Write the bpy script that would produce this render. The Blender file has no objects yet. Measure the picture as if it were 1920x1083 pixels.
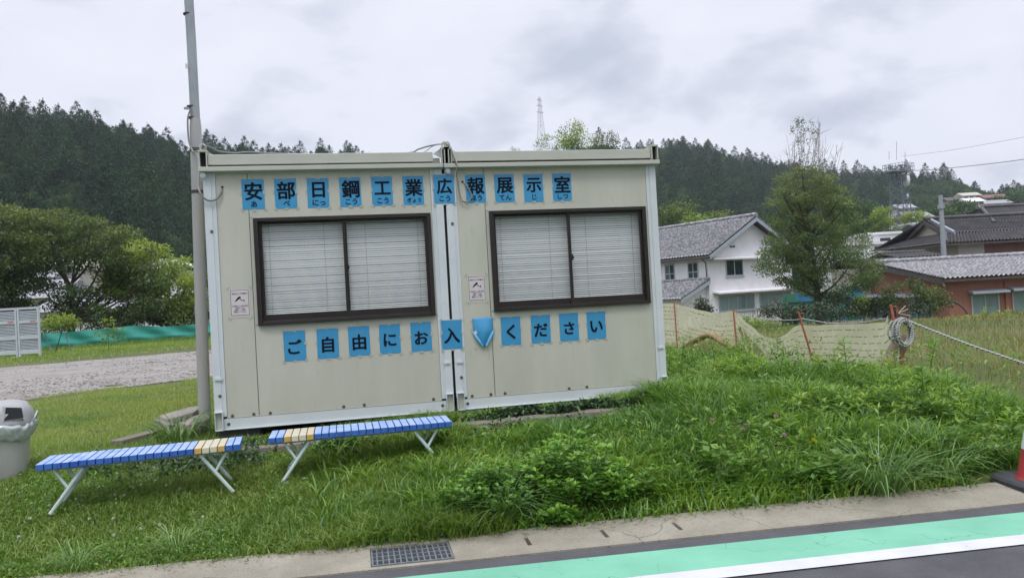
import bpy, bmesh, math, random
import numpy as np
from mathutils import Vector, Matrix
C = bpy.context.scene.collection
SC = bpy.context.scene
R_ = math.radians
rng = np.random.default_rng(7)
random.seed(7)
# ------------------------------------------------------------------ camera
CAM = np.array([1.3677, -7.66, 1.1311]); YAW, PITCH, ROLL, FPX = 0.208888, 0.010129, -0.054618, 1400.0
_f = np.array([math.sin(YAW)*math.cos(PITCH), math.cos(YAW)*math.cos(PITCH), math.sin(PITCH)])
_r = np.array([math.cos(YAW), -math.sin(YAW), 0.0]); _u = np.cross(_r, _f)
CR = math.cos(ROLL)*_r + math.sin(ROLL)*_u; CU = -math.sin(ROLL)*_r + math.cos(ROLL)*_u; CF = _f
cd = bpy.data.cameras.new('camera'); cam = bpy.data.objects.new('camera', cd); C.objects.link(cam)
cd.sensor_width = 36; cd.lens = FPX/1920*36; cd.clip_start = .05; cd.clip_end = 6000
M = Matrix((Vector(CR), Vector(CU), Vector(-CF))).transposed().to_4x4(); M.translation = Vector(CAM)
cam.matrix_world = M; SC.camera = cam
def ray(px, py): return CF*FPX + CR*(px-960) - CU*(py-541.5)
def aty(px, py, y):
    d = ray(px, py); return CAM + d*((y-CAM[1])/d[1])
def atz(px, py, z):
    d = ray(px, py); return CAM + d*((z-CAM[2])/d[2])
def atd(px, py, D):                                   # at horizontal distance D from the viewpoint
    d = ray(px, py); return CAM + d*(D/math.hypot(d[0], d[1]))
# ------------------------------------------------------------------ world, sun, exposure
SUN_EL, SUN_AZ = 62, 200
w = bpy.data.worlds.new('World'); SC.world = w; w.use_nodes = True
nt = w.node_tree; N = nt.nodes; L = nt.links; N.clear()
out = N.new('ShaderNodeOutputWorld'); mixs = N.new('ShaderNodeMixShader')
b1 = N.new('ShaderNodeBackground'); b2 = N.new('ShaderNodeBackground')
sky = N.new('ShaderNodeTexSky'); sky.sky_type = 'NISHITA'; sky.sun_disc = False
sky.sun_elevation = R_(SUN_EL); sky.sun_rotation = R_(SUN_AZ)
L.new(sky.outputs[0], b1.inputs[0]); b1.inputs[1].default_value = .12
tc = N.new('ShaderNodeTexCoord'); sep = N.new('ShaderNodeSeparateXYZ'); L.new(tc.outputs['Generated'], sep.inputs[0])
def math_node(nt, op, a, b=None, clamp=False):
    n = nt.nodes.new('ShaderNodeMath'); n.operation = op; n.use_clamp = clamp
    for i, v in enumerate((a, b)):
        if v is None: continue
        if isinstance(v, (int, float)): n.inputs[i].default_value = v
        else: nt.links.new(v, n.inputs[i])
    return n.outputs[0]
def ramp(nt, fac, stops, mode='LINEAR'):
    n = nt.nodes.new('ShaderNodeValToRGB'); n.color_ramp.interpolation = mode
    e = n.color_ramp.elements
    while len(e) < len(stops): e.new(.5)
    for k, (p, c) in zip(e, stops):
        k.position = p; k.color = tuple(c)+(1,) if len(c) == 3 else c
    nt.links.new(fac, n.inputs[0]); return n.outputs[0]
# cloud deck: direction projected on a flat layer overhead
zc = math_node(nt, 'ADD', math_node(nt, 'MAXIMUM', sep.outputs[2], 0.0), .30)
cmb = N.new('ShaderNodeCombineXYZ')
L.new(math_node(nt, 'DIVIDE', sep.outputs[0], zc), cmb.inputs[0]); L.new(math_node(nt, 'DIVIDE', sep.outputs[1], zc), cmb.inputs[1])
def wnoise(scale, detail, rough, off, dist=0.):
    mp = N.new('ShaderNodeMapping'); mp.inputs['Location'].default_value = off; L.new(cmb.outputs[0], mp.inputs[0])
    n = N.new('ShaderNodeTexNoise'); n.inputs['Scale'].default_value = scale; n.inputs['Detail'].default_value = detail
    n.inputs['Roughness'].default_value = rough; n.inputs['Distortion'].default_value = dist
    L.new(mp.outputs[0], n.inputs['Vector']); return n.outputs[0]
n1 = wnoise(3.2, 6, .52, (3.1, 1.7, 0), .2); n2 = wnoise(.75, 3, .5, (8.3, 2.2, 0))
cl = math_node(nt, 'ADD', math_node(nt, 'MULTIPLY', n1, .75), math_node(nt, 'MULTIPLY', n2, .32))
ccol = ramp(nt, cl, [(.44, (.70, .715, .795)), (.56, (.665, .685, .77)), (.63, (.555, .58, .665)), (.72, (.45, .49, .58))])
# an overcast deck is about three times brighter overhead than near the horizon
bright = math_node(nt, 'ADD', 1.0, math_node(nt, 'MULTIPLY', math_node(nt, 'MAXIMUM', math_node(nt, 'SUBTRACT', sep.outputs[2], .42), 0.0), 2.2))
L.new(ccol, b2.inputs[0]); L.new(bright, b2.inputs[1])
mixs.inputs[0].default_value = .95
L.new(b1.outputs[0], mixs.inputs[1]); L.new(b2.outputs[0], mixs.inputs[2]); L.new(mixs.outputs[0], out.inputs[0])
sd = bpy.data.lights.new('sun', 'SUN'); sd.energy = .9; sd.angle = R_(16); sd.color = (1, .96, .9)
so = bpy.data.objects.new('sun', sd); C.objects.link(so)
_a, _e = R_(SUN_AZ), R_(SUN_EL)
so.rotation_euler = Vector((-math.sin(_a)*math.cos(_e), -math.cos(_a)*math.cos(_e), -math.sin(_e))).to_track_quat('-Z', 'Y').to_euler()
vs = SC.view_settings; vs.view_transform = 'Standard'; vs.look = 'None'; vs.exposure = .40; vs.gamma = 1
# ------------------------------------------------------------------ materials
def s2l(c): return tuple(((v/255)/12.92 if v/255 <= .04045 else ((v/255+.055)/1.055)**2.4) for v in c)
def mat(name, col, rough=.6, col2=None, scale=5., detail=5, lo=.35, hi=.65, bump=0., bscale=None, metal=0., spec=.5, stretch=None, coord='Object', col3=None, scale3=30., lo3=.6, hi3=.75):
    m = bpy.data.materials.new(name); m.use_nodes = True; t = m.node_tree
    p = t.nodes['Principled BSDF']; p.inputs['Roughness'].default_value = rough; p.inputs['Metallic'].default_value = metal
    p.inputs['Specular IOR Level'].default_value = spec; p.inputs['Base Color'].default_value = tuple(col)+(1,)
    if col2 is None and not bump: return m
    co = t.nodes.new('ShaderNodeTexCoord'); vec = co.outputs[coord]
    if stretch:
        mp = t.nodes.new('ShaderNodeMapping'); mp.inputs['Scale'].default_value = stretch; t.links.new(vec, mp.inputs[0]); vec = mp.outputs[0]
    def ns(sc, dt=detail):
        n = t.nodes.new('ShaderNodeTexNoise'); n.inputs['Scale'].default_value = sc; n.inputs['Detail'].default_value = dt; n.inputs['Roughness'].default_value = .6
        t.links.new(vec, n.inputs['Vector']); return n.outputs[0]
    if col2 is not None:
        c = ramp(t, ns(scale), [(lo, col), (hi, col2)])
        if col3 is not None:
            mx = t.nodes.new('ShaderNodeMix'); mx.data_type = 'RGBA'; mx.inputs[7].default_value = tuple(col3)+(1,)
            t.links.new(ramp(t, ns(scale3), [(lo3, (0, 0, 0)), (hi3, (1, 1, 1))]), mx.inputs[0]); t.links.new(c, mx.inputs[6]); c = mx.outputs[2]
        t.links.new(c, p.inputs['Base Color'])
    if bump:
        b = t.nodes.new('ShaderNodeBump'); b.inputs['Strength'].default_value = bump; b.inputs['Distance'].default_value = .02
        t.links.new(ns(bscale or scale*4), b.inputs['Height']); t.links.new(b.outputs[0], p.inputs['Normal'])
    return m
def cracks(m, scale, width, col, seed=0.):
    t = m.node_tree; p = t.nodes['Principled BSDF']; old = p.inputs['Base Color'].links[0].from_socket; co = t.nodes.new('ShaderNodeTexCoord')
    nz = t.nodes.new('ShaderNodeTexNoise'); nz.inputs['Scale'].default_value = scale*2.2; nz.inputs['Detail'].default_value = 6; t.links.new(co.outputs['Object'], nz.inputs['Vector'])
    mx = t.nodes.new('ShaderNodeMix'); mx.data_type = 'VECTOR'; mx.inputs[0].default_value = .22; t.links.new(co.outputs['Object'], mx.inputs[4]); t.links.new(nz.outputs['Color'], mx.inputs[5])
    vo = t.nodes.new('ShaderNodeTexVoronoi'); vo.feature = 'DISTANCE_TO_EDGE'; vo.inputs['Scale'].default_value = scale; t.links.new(mx.outputs[1], vo.inputs['Vector'])
    n2 = t.nodes.new('ShaderNodeTexNoise'); n2.inputs['Scale'].default_value = scale*.9; t.links.new(co.outputs['Object'], n2.inputs['Vector'])
    f = math_node(t, 'MULTIPLY', math_node(t, 'LESS_THAN', vo.outputs['Distance'], width), math_node(t, 'GREATER_THAN', n2.outputs[0], .50))
    c = t.nodes.new('ShaderNodeMix'); c.data_type = 'RGBA'; t.links.new(math_node(t, 'MULTIPLY', f, .75), c.inputs[0]); t.links.new(old, c.inputs[6]); c.inputs[7].default_value = tuple(col)+(1,); t.links.new(c.outputs[2], p.inputs['Base Color'])
def leafmat(name, dark, light, transl=.3, rough=.5, mid=None, rnd=False, gloss=.06):
    m = bpy.data.materials.new(name); m.use_nodes = True; t = m.node_tree; t.nodes.clear()
    o = t.nodes.new('ShaderNodeOutputMaterial')
    if rnd:
        a = t.nodes.new('ShaderNodeAttribute'); a.attribute_name = 'tint'
        oi = t.nodes.new('ShaderNodeObjectInfo')
        f = math_node(t, 'ADD', math_node(t, 'MULTIPLY', a.outputs['Fac'], .55), math_node(t, 'MULTIPLY', oi.outputs['Random'], .45))
    else:
        a = t.nodes.new('ShaderNodeAttribute'); a.attribute_name = 'tint'; f = a.outputs['Fac']
    st = [(0, dark), (1, light)] if mid is None else [(0, dark), (.5, mid), (1, light)]
    c = ramp(t, f, st)
    d = t.nodes.new('ShaderNodeBsdfDiffuse'); tr = t.nodes.new('ShaderNodeBsdfTranslucent'); g = t.nodes.new('ShaderNodeBsdfGlossy')
    g.inputs['Roughness'].default_value = rough; g.inputs['Color'].default_value = (.8, .85, .8, 1)
    t.links.new(c, d.inputs[0])
    hs = t.nodes.new('ShaderNodeHueSaturation'); hs.inputs['Value'].default_value = 1.3; hs.inputs['Hue'].default_value = .485; t.links.new(c, hs.inputs['Color']); t.links.new(hs.outputs[0], tr.inputs[0])
    m1 = t.nodes.new('ShaderNodeMixShader'); m1.inputs[0].default_value = transl; t.links.new(d.outputs[0], m1.inputs[1]); t.links.new(tr.outputs[0], m1.inputs[2])
    m2 = t.nodes.new('ShaderNodeMixShader'); m2.inputs[0].default_value = gloss; t.links.new(m1.outputs[0], m2.inputs[1]); t.links.new(g.outputs[0], m2.inputs[2])
    t.links.new(m2.outputs[0], o.inputs[0]); return m
def glassmat(name, tint=(.9, .95, .95), k=1.0):
    m = bpy.data.materials.new(name); m.use_nodes = True; t = m.node_tree; t.nodes.clear()
    o = t.nodes.new('ShaderNodeOutputMaterial'); tr = t.nodes.new('ShaderNodeBsdfTransparent'); g = t.nodes.new('ShaderNodeBsdfGlossy')
    tr.inputs[0].default_value = tint+(1,); g.inputs['Roughness'].default_value = .02
    lw = t.nodes.new('ShaderNodeLayerWeight'); fr = math_node(t, 'ADD', .05, math_node(t, 'MULTIPLY', math_node(t, 'POWER', lw.outputs['Facing'], 4.), .9))
    mx = t.nodes.new('ShaderNodeMixShader'); t.links.new(math_node(t, 'MULTIPLY', fr, k, True), mx.inputs[0])
    t.links.new(tr.outputs[0], mx.inputs[1]); t.links.new(g.outputs[0], mx.inputs[2]); t.links.new(mx.outputs[0], o.inputs[0]); return m
MT = {}
MT['panel'] = mat('panel_beige', (.50, .505, .425), .45, (.555, .555, .47), 1.6, bump=.02, bscale=60, spec=.4, stretch=(2.2, 2.2, .5), col3=(.40, .39, .31), scale3=9, lo3=.60, hi3=.85)
MT['trim'] = mat('trim_beige', (.51, .525, .455), .4, (.46, .475, .41), 3)
MT['post'] = mat('post_white', (.60, .645, .67), .4, (.66, .70, .715), 3, spec=.4, col3=(.43, .41, .36), scale3=15, lo3=.66, hi3=.80)
MT['bolt'] = mat('bolt_steel', (.10, .11, .11), .45, (.18, .18, .17), 60, metal=.6)
MT['black'] = mat('black_gap', (.008, .010, .012), .7)
MT['sash'] = mat('dark_bronze', (.018, .014, .012), .38, (.026, .02, .017), 8)
MT['blind'] = mat('blind_white', (.90, .93, .92), .45)
MT['room'] = mat('dark_room', (.02, .022, .022), .9)
MT['glass'] = glassmat('window_glass', (.98, .99, .985), 2.0)
MT['sealgrey'] = mat('seam', (.12, .12, .10), .7)
MT['blue'] = mat('blue_laminate', (.055, .32, .575), .3, (.05, .285, .53), 6, spec=.5)
MT['bluelight'] = mat('blue_back', (.22, .55, .80), .3, (.10, .42, .70), 18)
MT['ink'] = mat('ink', (.004, .009, .018), .7, spec=.15)
MT['tape'] = mat('tape', (.44, .43, .36), .25, (.52, .52, .45), 40, spec=.6)
MT['paper'] = mat('paper_white', (.62, .56, .57), .35, (.66, .61, .62), 8)
MT['clearfilm'] = mat('clear_film', (.56, .56, .48), .2)
MT['blueslat'] = mat('bench_blue', (.022, .095, .42), .34, (.050, .16, .50), 7, spec=.6, col3=(.20, .25, .40), scale3=38, lo3=.62, hi3=.76)
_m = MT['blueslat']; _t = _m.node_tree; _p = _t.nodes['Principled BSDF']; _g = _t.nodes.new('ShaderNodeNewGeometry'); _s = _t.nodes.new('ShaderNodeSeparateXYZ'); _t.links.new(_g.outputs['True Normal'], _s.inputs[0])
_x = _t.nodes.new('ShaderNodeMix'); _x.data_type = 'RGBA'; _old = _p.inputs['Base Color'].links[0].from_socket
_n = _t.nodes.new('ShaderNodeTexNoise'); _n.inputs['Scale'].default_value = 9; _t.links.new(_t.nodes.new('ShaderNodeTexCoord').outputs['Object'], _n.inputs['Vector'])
_t.links.new(_old, _x.inputs[6]); _t.links.new(ramp(_t, _n.outputs[0], [(.3, (.24, .40, .78)), (.7, (.48, .60, .86))]), _x.inputs[7]); _t.links.new(math_node(_t, 'GREATER_THAN', _s.outputs[2], .7), _x.inputs[0]); _t.links.new(_x.outputs[2], _p.inputs['Base Color'])   # upward faces paler: sky sheen mixed into the colour with worn paint
MT['creamslat'] = mat('bench_cream', (.62, .58, .44), .35, (.68, .64, .50), 20, spec=.7)
MT['goldslat'] = mat('bench_gold', (.52, .33, .06), .4, (.60, .42, .13), 30, spec=.6)
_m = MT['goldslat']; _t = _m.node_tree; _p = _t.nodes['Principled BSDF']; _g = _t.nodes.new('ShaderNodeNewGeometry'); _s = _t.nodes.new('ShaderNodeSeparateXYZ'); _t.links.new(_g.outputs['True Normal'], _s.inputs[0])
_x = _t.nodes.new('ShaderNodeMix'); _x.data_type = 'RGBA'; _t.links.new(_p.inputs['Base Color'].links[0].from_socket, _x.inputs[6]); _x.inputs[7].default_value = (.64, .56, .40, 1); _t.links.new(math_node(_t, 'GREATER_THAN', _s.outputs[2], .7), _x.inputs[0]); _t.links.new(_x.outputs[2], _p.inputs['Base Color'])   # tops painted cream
MT['leg'] = mat('leg_paint', (.52, .62, .62), .4, (.60, .70, .70), 12, col3=(.28, .2, .14), scale3=40, lo3=.68, hi3=.72)
MT['steel'] = mat('galvanized', (.29, .32, .34), .5, (.37, .40, .42), 9, metal=.25, stretch=(1, 1, .35))
MT['steelb'] = mat('weathered_pole', (.40, .385, .35), .6, (.33, .345, .36), 4, stretch=(3, 3, .5), col3=(.17, .10, .06), scale3=6, lo3=.66, hi3=.75)
MT['cable'] = mat('cable_grey', (.22, .22, .21), .5)
MT['cablew'] = mat('cable_pale', (.50, .49, .42), .5)
MT['rust'] = mat('rusty_wire', (.07, .045, .035), .7)
MT['timber'] = mat('old_timber', (.17, .145, .12), .85, (.27, .24, .20), 7, stretch=(.5, 6, 6), bump=.5, bscale=20, col3=(.06, .055, .045), scale3=14)
MT['stone'] = mat('flat_stone', (.34, .31, .27), .85, (.22, .20, .18), 9, bump=.4)
MT['block'] = mat('concrete_block', (.045, .05, .055), .85, (.07, .075, .08), 12, bump=.3)
MT['soil'] = mat('soil', (.035, .042, .016), .95, (.055, .05, .028), 3, bump=.8, bscale=25)
MT['asphalt'] = mat('asphalt', (.088, .087, .093), .85, (.125, .124, .132), 2.5, detail=8, bump=.8, bscale=130, col3=(.20, .20, .20), scale3=130, lo3=.60, hi3=.74)
MT['concrete'] = mat('gutter_concrete', (.285, .26, .205), .85, (.38, .35, .28), 3.2, bump=.6, bscale=110, col3=(.15, .135, .105), scale3=60, lo3=.56, hi3=.74)
MT['green'] = mat('green_paint', (.165, .455, .31), .7, (.215, .545, .38), 1.7, bump=.35, bscale=150, col3=(.10, .30, .21), scale3=120, lo3=.73, hi3=.78)
MT['white'] = mat('white_paint', (.60, .60, .63), .65, (.66, .66, .69), 6, bump=.3, bscale=150, col3=(.5, .5, .5), scale3=120, lo3=.74, hi3=.8)
cracks(MT['green'], 2.6, .0045, (.09, .28, .18)); cracks(MT['white'], 2.6, .003, (.4, .4, .4)); cracks(MT['concrete'], 1.3, .004, (.15, .14, .11))
MT['iron'] = mat('grate_iron', (.17, .19, .21), .5, (.24, .26, .28), 25, metal=.3)
MT['binbody'] = mat('bin_body', (.37, .37, .35), .6, (.42, .42, .395), 4, stretch=(2, 2, .4))
MT['binlid'] = mat('bin_lid', (.45, .45, .46), .55, (.36, .355, .36), 7, col3=(.25, .24, .24), scale3=14, lo3=.6, hi3=.8)
MT['conered'] = mat('cone_red', (.36, .035, .035), .5, (.30, .04, .04), 8)
MT['conewhite'] = mat('cone_white', (.65, .67, .7), .45)
MT['rubber'] = mat('rubber_base', (.05, .055, .07), .6, (.035, .037, .045), 14)
MT['louvre'] = mat('louvre_grey', (.50, .55, .59), .5, (.55, .6, .64), 4)
MT['stake'] = mat('orange_stake', (.50, .15, .09), .6, (.38, .12, .07), 12)
MT['sack'] = mat('rolled_sack', (.30, .225, .145), .8, (.22, .165, .10), 9, stretch=(3, 3, 12), bump=.4)
MT['gravel'] = mat('gravel', (.25, .23, .212), .95, (.325, .30, .275), 1.2, bump=.2, bscale=30, col3=(.20, .185, .18), scale3=16, lo3=.55, hi3=.72, coord='Object')
MT['tile'] = mat('roof_tile', (.12, .125, .135), .45, (.22, .225, .24), 1.6, spec=.6, col3=(.44, .43, .455), scale3=5, lo3=.42, hi3=.62)
MT['tiledark'] = mat('roof_tile_dark', (.045, .045, .05), .5, (.085, .08, .085), 1.2, spec=.4)
MT['wallwhite'] = mat('house_white', (.74, .73, .75), .8, (.80, .79, .81), 1.5)
MT['wallorange'] = mat('house_terracotta', (.30, .125, .088), .8, (.345, .15, .11), 1.2, stretch=(6, 6, .3))
MT['wallbrown'] = mat('house_brown', (.20, .10, .075), .8, (.24, .13, .10), 1.2)
MT['wallcream'] = mat('house_cream', (.48, .45, .37), .8, (.54, .5, .42), 1.5)
MT['woodtrim'] = mat('trim_bluegrey', (.36, .41, .46), .7)
MT['darkwood'] = mat('dark_wood', (.07, .06, .055), .7, (.10, .085, .08), 4)
MT['winframe'] = mat('window_alu', (.40, .44, .46), .4)
MT['curtain'] = glassmat('house_glass', (.8, .9, .9), 2.2)
MT['curtainback'] = mat('frosted_curtain', (.36, .42, .43), .7, (.28, .33, .34), 2, stretch=(8, 8, .2))
MT['pane_dark'] = mat('dark_pane', (.05, .06, .065), .12, spec=.7)
MT['bark'] = mat('bark', (.075, .06, .045), .9, (.12, .10, .08), 8, stretch=(3, 3, .6), bump=.6)
MT['barkpale'] = mat('bark_pale', (.20, .18, .15), .9, (.14, .12, .10), 6)
MT['towersteel'] = mat('tower_steel', (.12, .155, .19), .5)
MT['bluetarp'] = mat('blue_sheet', (.04, .16, .40), .5, (.05, .22, .42), 2, col3=(.05, .2, .12), scale3=1.5, lo3=.42, hi3=.52)
MT['greentarp'] = mat('green_netting_sheet', (.05, .20, .15), .7, (.07, .26, .20), 2)
# foliage
LF = {}
LF['lawn'] = leafmat('lawn_blade', (.07, .165, .015), (.31, .385, .065), .38, mid=(.15, .275, .030))
LF['lush'] = leafmat('lush_blade', (.05, .145, .013), (.32, .46, .06), .40, mid=(.135, .30, .026))
LF['reed'] = leafmat('arching_blade', (.06, .14, .022), (.26, .38, .09), .3, mid=(.13, .26, .045), gloss=.1)
LF['weed'] = leafmat('weed_leaf', (.06, .15, .018), (.30, .46, .055), .38, mid=(.14, .29, .034))
LF['mug'] = leafmat('mugwort_leaf', (.045, .13, .014), (.26, .48, .045), .35, mid=(.12, .29, .028))
LF['ivy'] = leafmat('ivy_leaf', (.022, .06, .016), (.09, .16, .05), .2, mid=(.045, .10, .03), gloss=.08)
LF['field'] = leafmat('field_blade', (.075, .14, .018), (.36, .25, .09), .38, mid=(.17, .20, .04))
LF['cedar'] = leafmat('cedar_needle', (.016, .044, .022), (.062, .125, .048), .2, mid=(.029, .072, .034), rnd=True, gloss=.03)
LF['broad'] = leafmat('broadleaf', (.022, .062, .022), (.10, .18, .045), .25, mid=(.045, .105, .034), rnd=True, gloss=.04)
LF['zelk'] = leafmat('tree_leaf', (.026, .06, .017), (.19, .24, .055), .38, mid=(.08, .13, .03), gloss=.05)
LF['bright'] = leafmat('bright_tree_leaf', (.05, .12, .018), (.34, .43, .07), .42, mid=(.16, .26, .04), gloss=.05)
LF['rtree'] = leafmat('fine_tree_leaf', (.055, .115, .034), (.25, .31, .10), .42, mid=(.125, .195, .06), gloss=.04)
LF['bamboo'] = leafmat('bamboo_leaf', (.045, .085, .02), (.21, .27, .07), .3, mid=(.11, .165, .04), gloss=.05)
LF['shrub'] = leafmat('shrub_leaf', (.016, .035, .014), (.10, .13, .05), .2, mid=(.035, .06, .02), gloss=.08)
LF['dry'] = leafmat('dry_stalk', (.16, .11, .06), (.34, .26, .17), .2)
LF['petal'] = leafmat('petal', (.55, .36, .40), (.85, .83, .80), .3)
# ------------------------------------------------------------------ helpers
def empty(name, label, cat, loc=(0, 0, 0), rotz=0., group=None):
    o = bpy.data.objects.new(name, None); C.objects.link(o); o.location = loc; o.rotation_euler = (0, 0, rotz); o.empty_display_size = .1
    return tag(o, label, cat, group)
def tag(o, label, cat, group=None, kind=None):
    if label: o['label'] = label
    if cat: o['category'] = cat
    if group: o['group'] = group
    if kind: o['kind'] = kind
    return o
def struct(o, kind='structure'):
    o['kind'] = kind; return o
class MB:
    def __init__(s): s.v = []; s.f = []; s.m = []; s.sm = []
    def add(s, vs, fs, m=0, smooth=False):
        b = len(s.v); s.v += [tuple(float(c) for c in v) for v in vs]
        for f in fs: s.f.append(tuple(b+i for i in f)); s.m.append(m); s.sm.append(smooth)
        return s
    def box(s, a, b, m=0):
        (x0, y0, z0), (x1, y1, z1) = a, b
        return s.add([(x0,y0,z0),(x1,y0,z0),(x1,y1,z0),(x0,y1,z0),(x0,y0,z1),(x1,y0,z1),(x1,y1,z1),(x0,y1,z1)],
                     [(0,3,2,1),(4,5,6,7),(0,1,5,4),(1,2,6,5),(2,3,7,6),(3,0,4,7)], m)
    def obox(s, o, X, Y, Z, m=0):                      # box from a corner and three edge vectors
        o, X, Y, Z = map(np.asarray, (o, X, Y, Z)); p = [o, o+X, o+X+Y, o+Y]; p += [q+Z for q in p]
        fs = [(0,3,2,1),(4,5,6,7),(0,1,5,4),(1,2,6,5),(2,3,7,6),(3,0,4,7)]
        if np.dot(np.cross(X, Y), Z) < 0: fs = [f[::-1] for f in fs]
        return s.add(p, fs, m)
    def tube(s, path, r, n=8, m=0, cap=True, closed=False):
        P = [Vector(p) for p in path]; k = len(P); rr = r if hasattr(r, '__len__') else [r]*k
        vs = []; prev = None
        for i, p in enumerate(P):
            if closed: t = P[(i+1) % k]-P[i-1]
            else: t = P[min(i+1, k-1)]-P[max(i-1, 0)]
            t = t.normalized() if t.length > 1e-9 else Vector((0, 0, 1))
            if prev is None:
                a = t.orthogonal().normalized()
            else:
                a = prev-t*prev.dot(t); a = a.normalized() if a.length > 1e-6 else t.orthogonal().normalized()
            prev = a; b = t.cross(a)
            for j in range(n):
                q = 2*math.pi*j/n; vs.append(p+(a*math.cos(q)+b*math.sin(q))*rr[i])
        fs = []
        for i in range(k if closed else k-1):
            i2 = (i+1) % k
            for j in range(n): fs.append((i*n+j, i*n+(j+1) % n, i2*n+(j+1) % n, i2*n+j))
        s.add(vs, fs, m, True)
        if cap and not closed: s.add(vs[:n], [tuple(range(n))[::-1]], m); s.add(vs[-n:], [tuple(range(n))], m)
        return s
    def poly(s, pts, thick, m=0):                      # prism: polygon + thickness vector
        n = len(pts); t = np.asarray(thick); p = [np.asarray(q, float) for q in pts]; vs = p+[q+t for q in p]
        fs = [tuple(range(n))[::-1], tuple(range(n, 2*n))]+[(i, (i+1) % n, n+(i+1) % n, n+i) for i in range(n)]
        return s.add(vs, fs, m)
    def loft(s, rings, m=0, smooth=True, caps=True):
        n = len(rings[0]); vs = [p for r in rings for p in r]; fs = []
        for i in range(len(rings)-1):
            for j in range(n): fs.append((i*n+j, i*n+(j+1) % n, (i+1)*n+(j+1) % n, (i+1)*n+j))
        s.add(vs, fs, m, smooth)
        if caps: s.add(rings[0], [tuple(range(n))[::-1]], m); s.add(rings[-1], [tuple(range(n))], m)
        return s
    def build(s, name, mats, parent=None, bevel=0., offset=None):
        me = bpy.data.meshes.new(name); me.from_pydata(s.v, [], s.f); mats = mats if isinstance(mats, (list, tuple)) else [mats]
        for q in mats: me.materials.append(q)
        me.polygons.foreach_set('material_index', s.m); me.polygons.foreach_set('use_smooth', s.sm)
        bm = bmesh.new(); bm.from_mesh(me); bmesh.ops.recalc_face_normals(bm, faces=bm.faces); bm.to_mesh(me); bm.free(); me.update()
        o = bpy.data.objects.new(name, me); C.objects.link(o)
        if parent: o.parent = parent
        if offset is not None: o.location = offset
        if bevel:
            b = o.modifiers.new('bevel', 'BEVEL'); b.width = bevel; b.segments = 2; b.limit_method = 'ANGLE'; b.angle_limit = R_(40)
        return o
def npmesh(name, V, quads=None, tris=None, tint=None, mats=None, parent=None, smooth=False):
    me = bpy.data.meshes.new(name); V = np.ascontiguousarray(V, np.float32)
    me.vertices.add(len(V)); me.vertices.foreach_set('co', V.ravel())
    lo = []; st = []; tot = []; k = 0
    for F, n in ((quads, 4), (tris, 3)):
        if F is None or len(F) == 0: continue
        F = np.asarray(F, np.int32); lo.append(F.ravel()); st.append(k+np.arange(len(F))*n); tot.append(np.full(len(F), n)); k += F.size
    lo = np.concatenate(lo).astype(np.int32)
    me.loops.add(len(lo)); me.loops.foreach_set('vertex_index', lo)
    st = np.concatenate(st).astype(np.int32); me.polygons.add(len(st)); me.polygons.foreach_set('loop_start', st)
    if smooth: me.polygons.foreach_set('use_smooth', np.ones(len(st), bool))
    me.update(calc_edges=True)
    if tint is not None:
        a = me.attributes.new('tint', 'FLOAT', 'POINT'); a.data.foreach_set('value', np.clip(tint, 0, 1).astype(np.float32))
    for q in (mats if isinstance(mats, (list, tuple)) else [mats]): me.materials.append(q)
    o = bpy.data.objects.new(name, me); C.objects.link(o)
    if parent: o.parent = parent
    return o
def vnoise(x, y, s, seed=0):
    x = np.asarray(x, float)*s+seed*17.3; y = np.asarray(y, float)*s-seed*9.1
    xi = np.floor(x).astype(np.int64); yi = np.floor(y).astype(np.int64); fx = x-xi; fy = y-yi
    def h(a, b):
        n = (a*374761393+b*668265263+seed*1442695) & 0x7fffffff; n = ((n ^ (n >> 13))*1274126177) & 0x7fffffff
        return ((n ^ (n >> 16)) & 0xffff)/65535.
    fx = fx*fx*(3-2*fx); fy = fy*fy*(3-2*fy)
    return (h(xi, yi)*(1-fx)+h(xi+1, yi)*fx)*(1-fy)+(h(xi, yi+1)*(1-fx)+h(xi+1, yi+1)*fx)*fy
def fbm(x, y, s, seed=0): return .55*vnoise(x, y, s, seed)+.3*vnoise(x, y, s*2.3, seed+1)+.15*vnoise(x, y, s*5.1, seed+2)
def sstep(t): t = np.clip(t, 0, 1); return t*t*(3-2*t)
def blades_data(P, h, wd, lean, tint, segs=2, az=None, droop=0.):
    n = len(P); az = rng.uniform(0, 2*math.pi, n) if az is None else az
    d = np.stack([np.cos(az), np.sin(az), np.zeros(n)], 1); face = az+np.pi/2+rng.normal(0, .5, n); side = np.stack([np.cos(face), np.sin(face), np.zeros(n)], 1)
    vs = []
    for k in range(segs+1):
        t = k/segs
        c = P+d*(lean*h*t**1.8)[:, None]; c[:, 2] = c[:, 2]+h*(t-(droop*t**3 if np.isscalar(droop) else droop*t**3))*np.sqrt(np.clip(1-.35*np.minimum(lean, 1)**2*t, .2, 1))
        if k < segs:
            ww = (wd*(1-.55*t**1.5)*.5)[:, None]; vs += [c-side*ww, c+side*ww]
        else: vs.append(c)
    V = np.stack(vs, 1); nv = 2*segs+1; b = (np.arange(n)*nv)[:, None]
    q = [b+np.array([[2*k, 2*k+1, 2*k+3, 2*k+2]]) for k in range(segs-1)]
    Q = np.concatenate(q) if q else np.zeros((0, 4), int); T = b+np.array([[2*segs-2, 2*segs-1, 2*segs]])
    tt = np.repeat(tint, nv)
    return V.reshape(-1, 3), Q, T, tt
def blades(name, P, h, wd, lean, tint, m, segs=2, droop=0., parent=None, az=None):
    V, Q, T, tt = blades_data(np.asarray(P, float), h, wd, lean, tint, segs, az, droop)
    return npmesh(name, V, Q, T, tt, m, parent)
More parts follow.
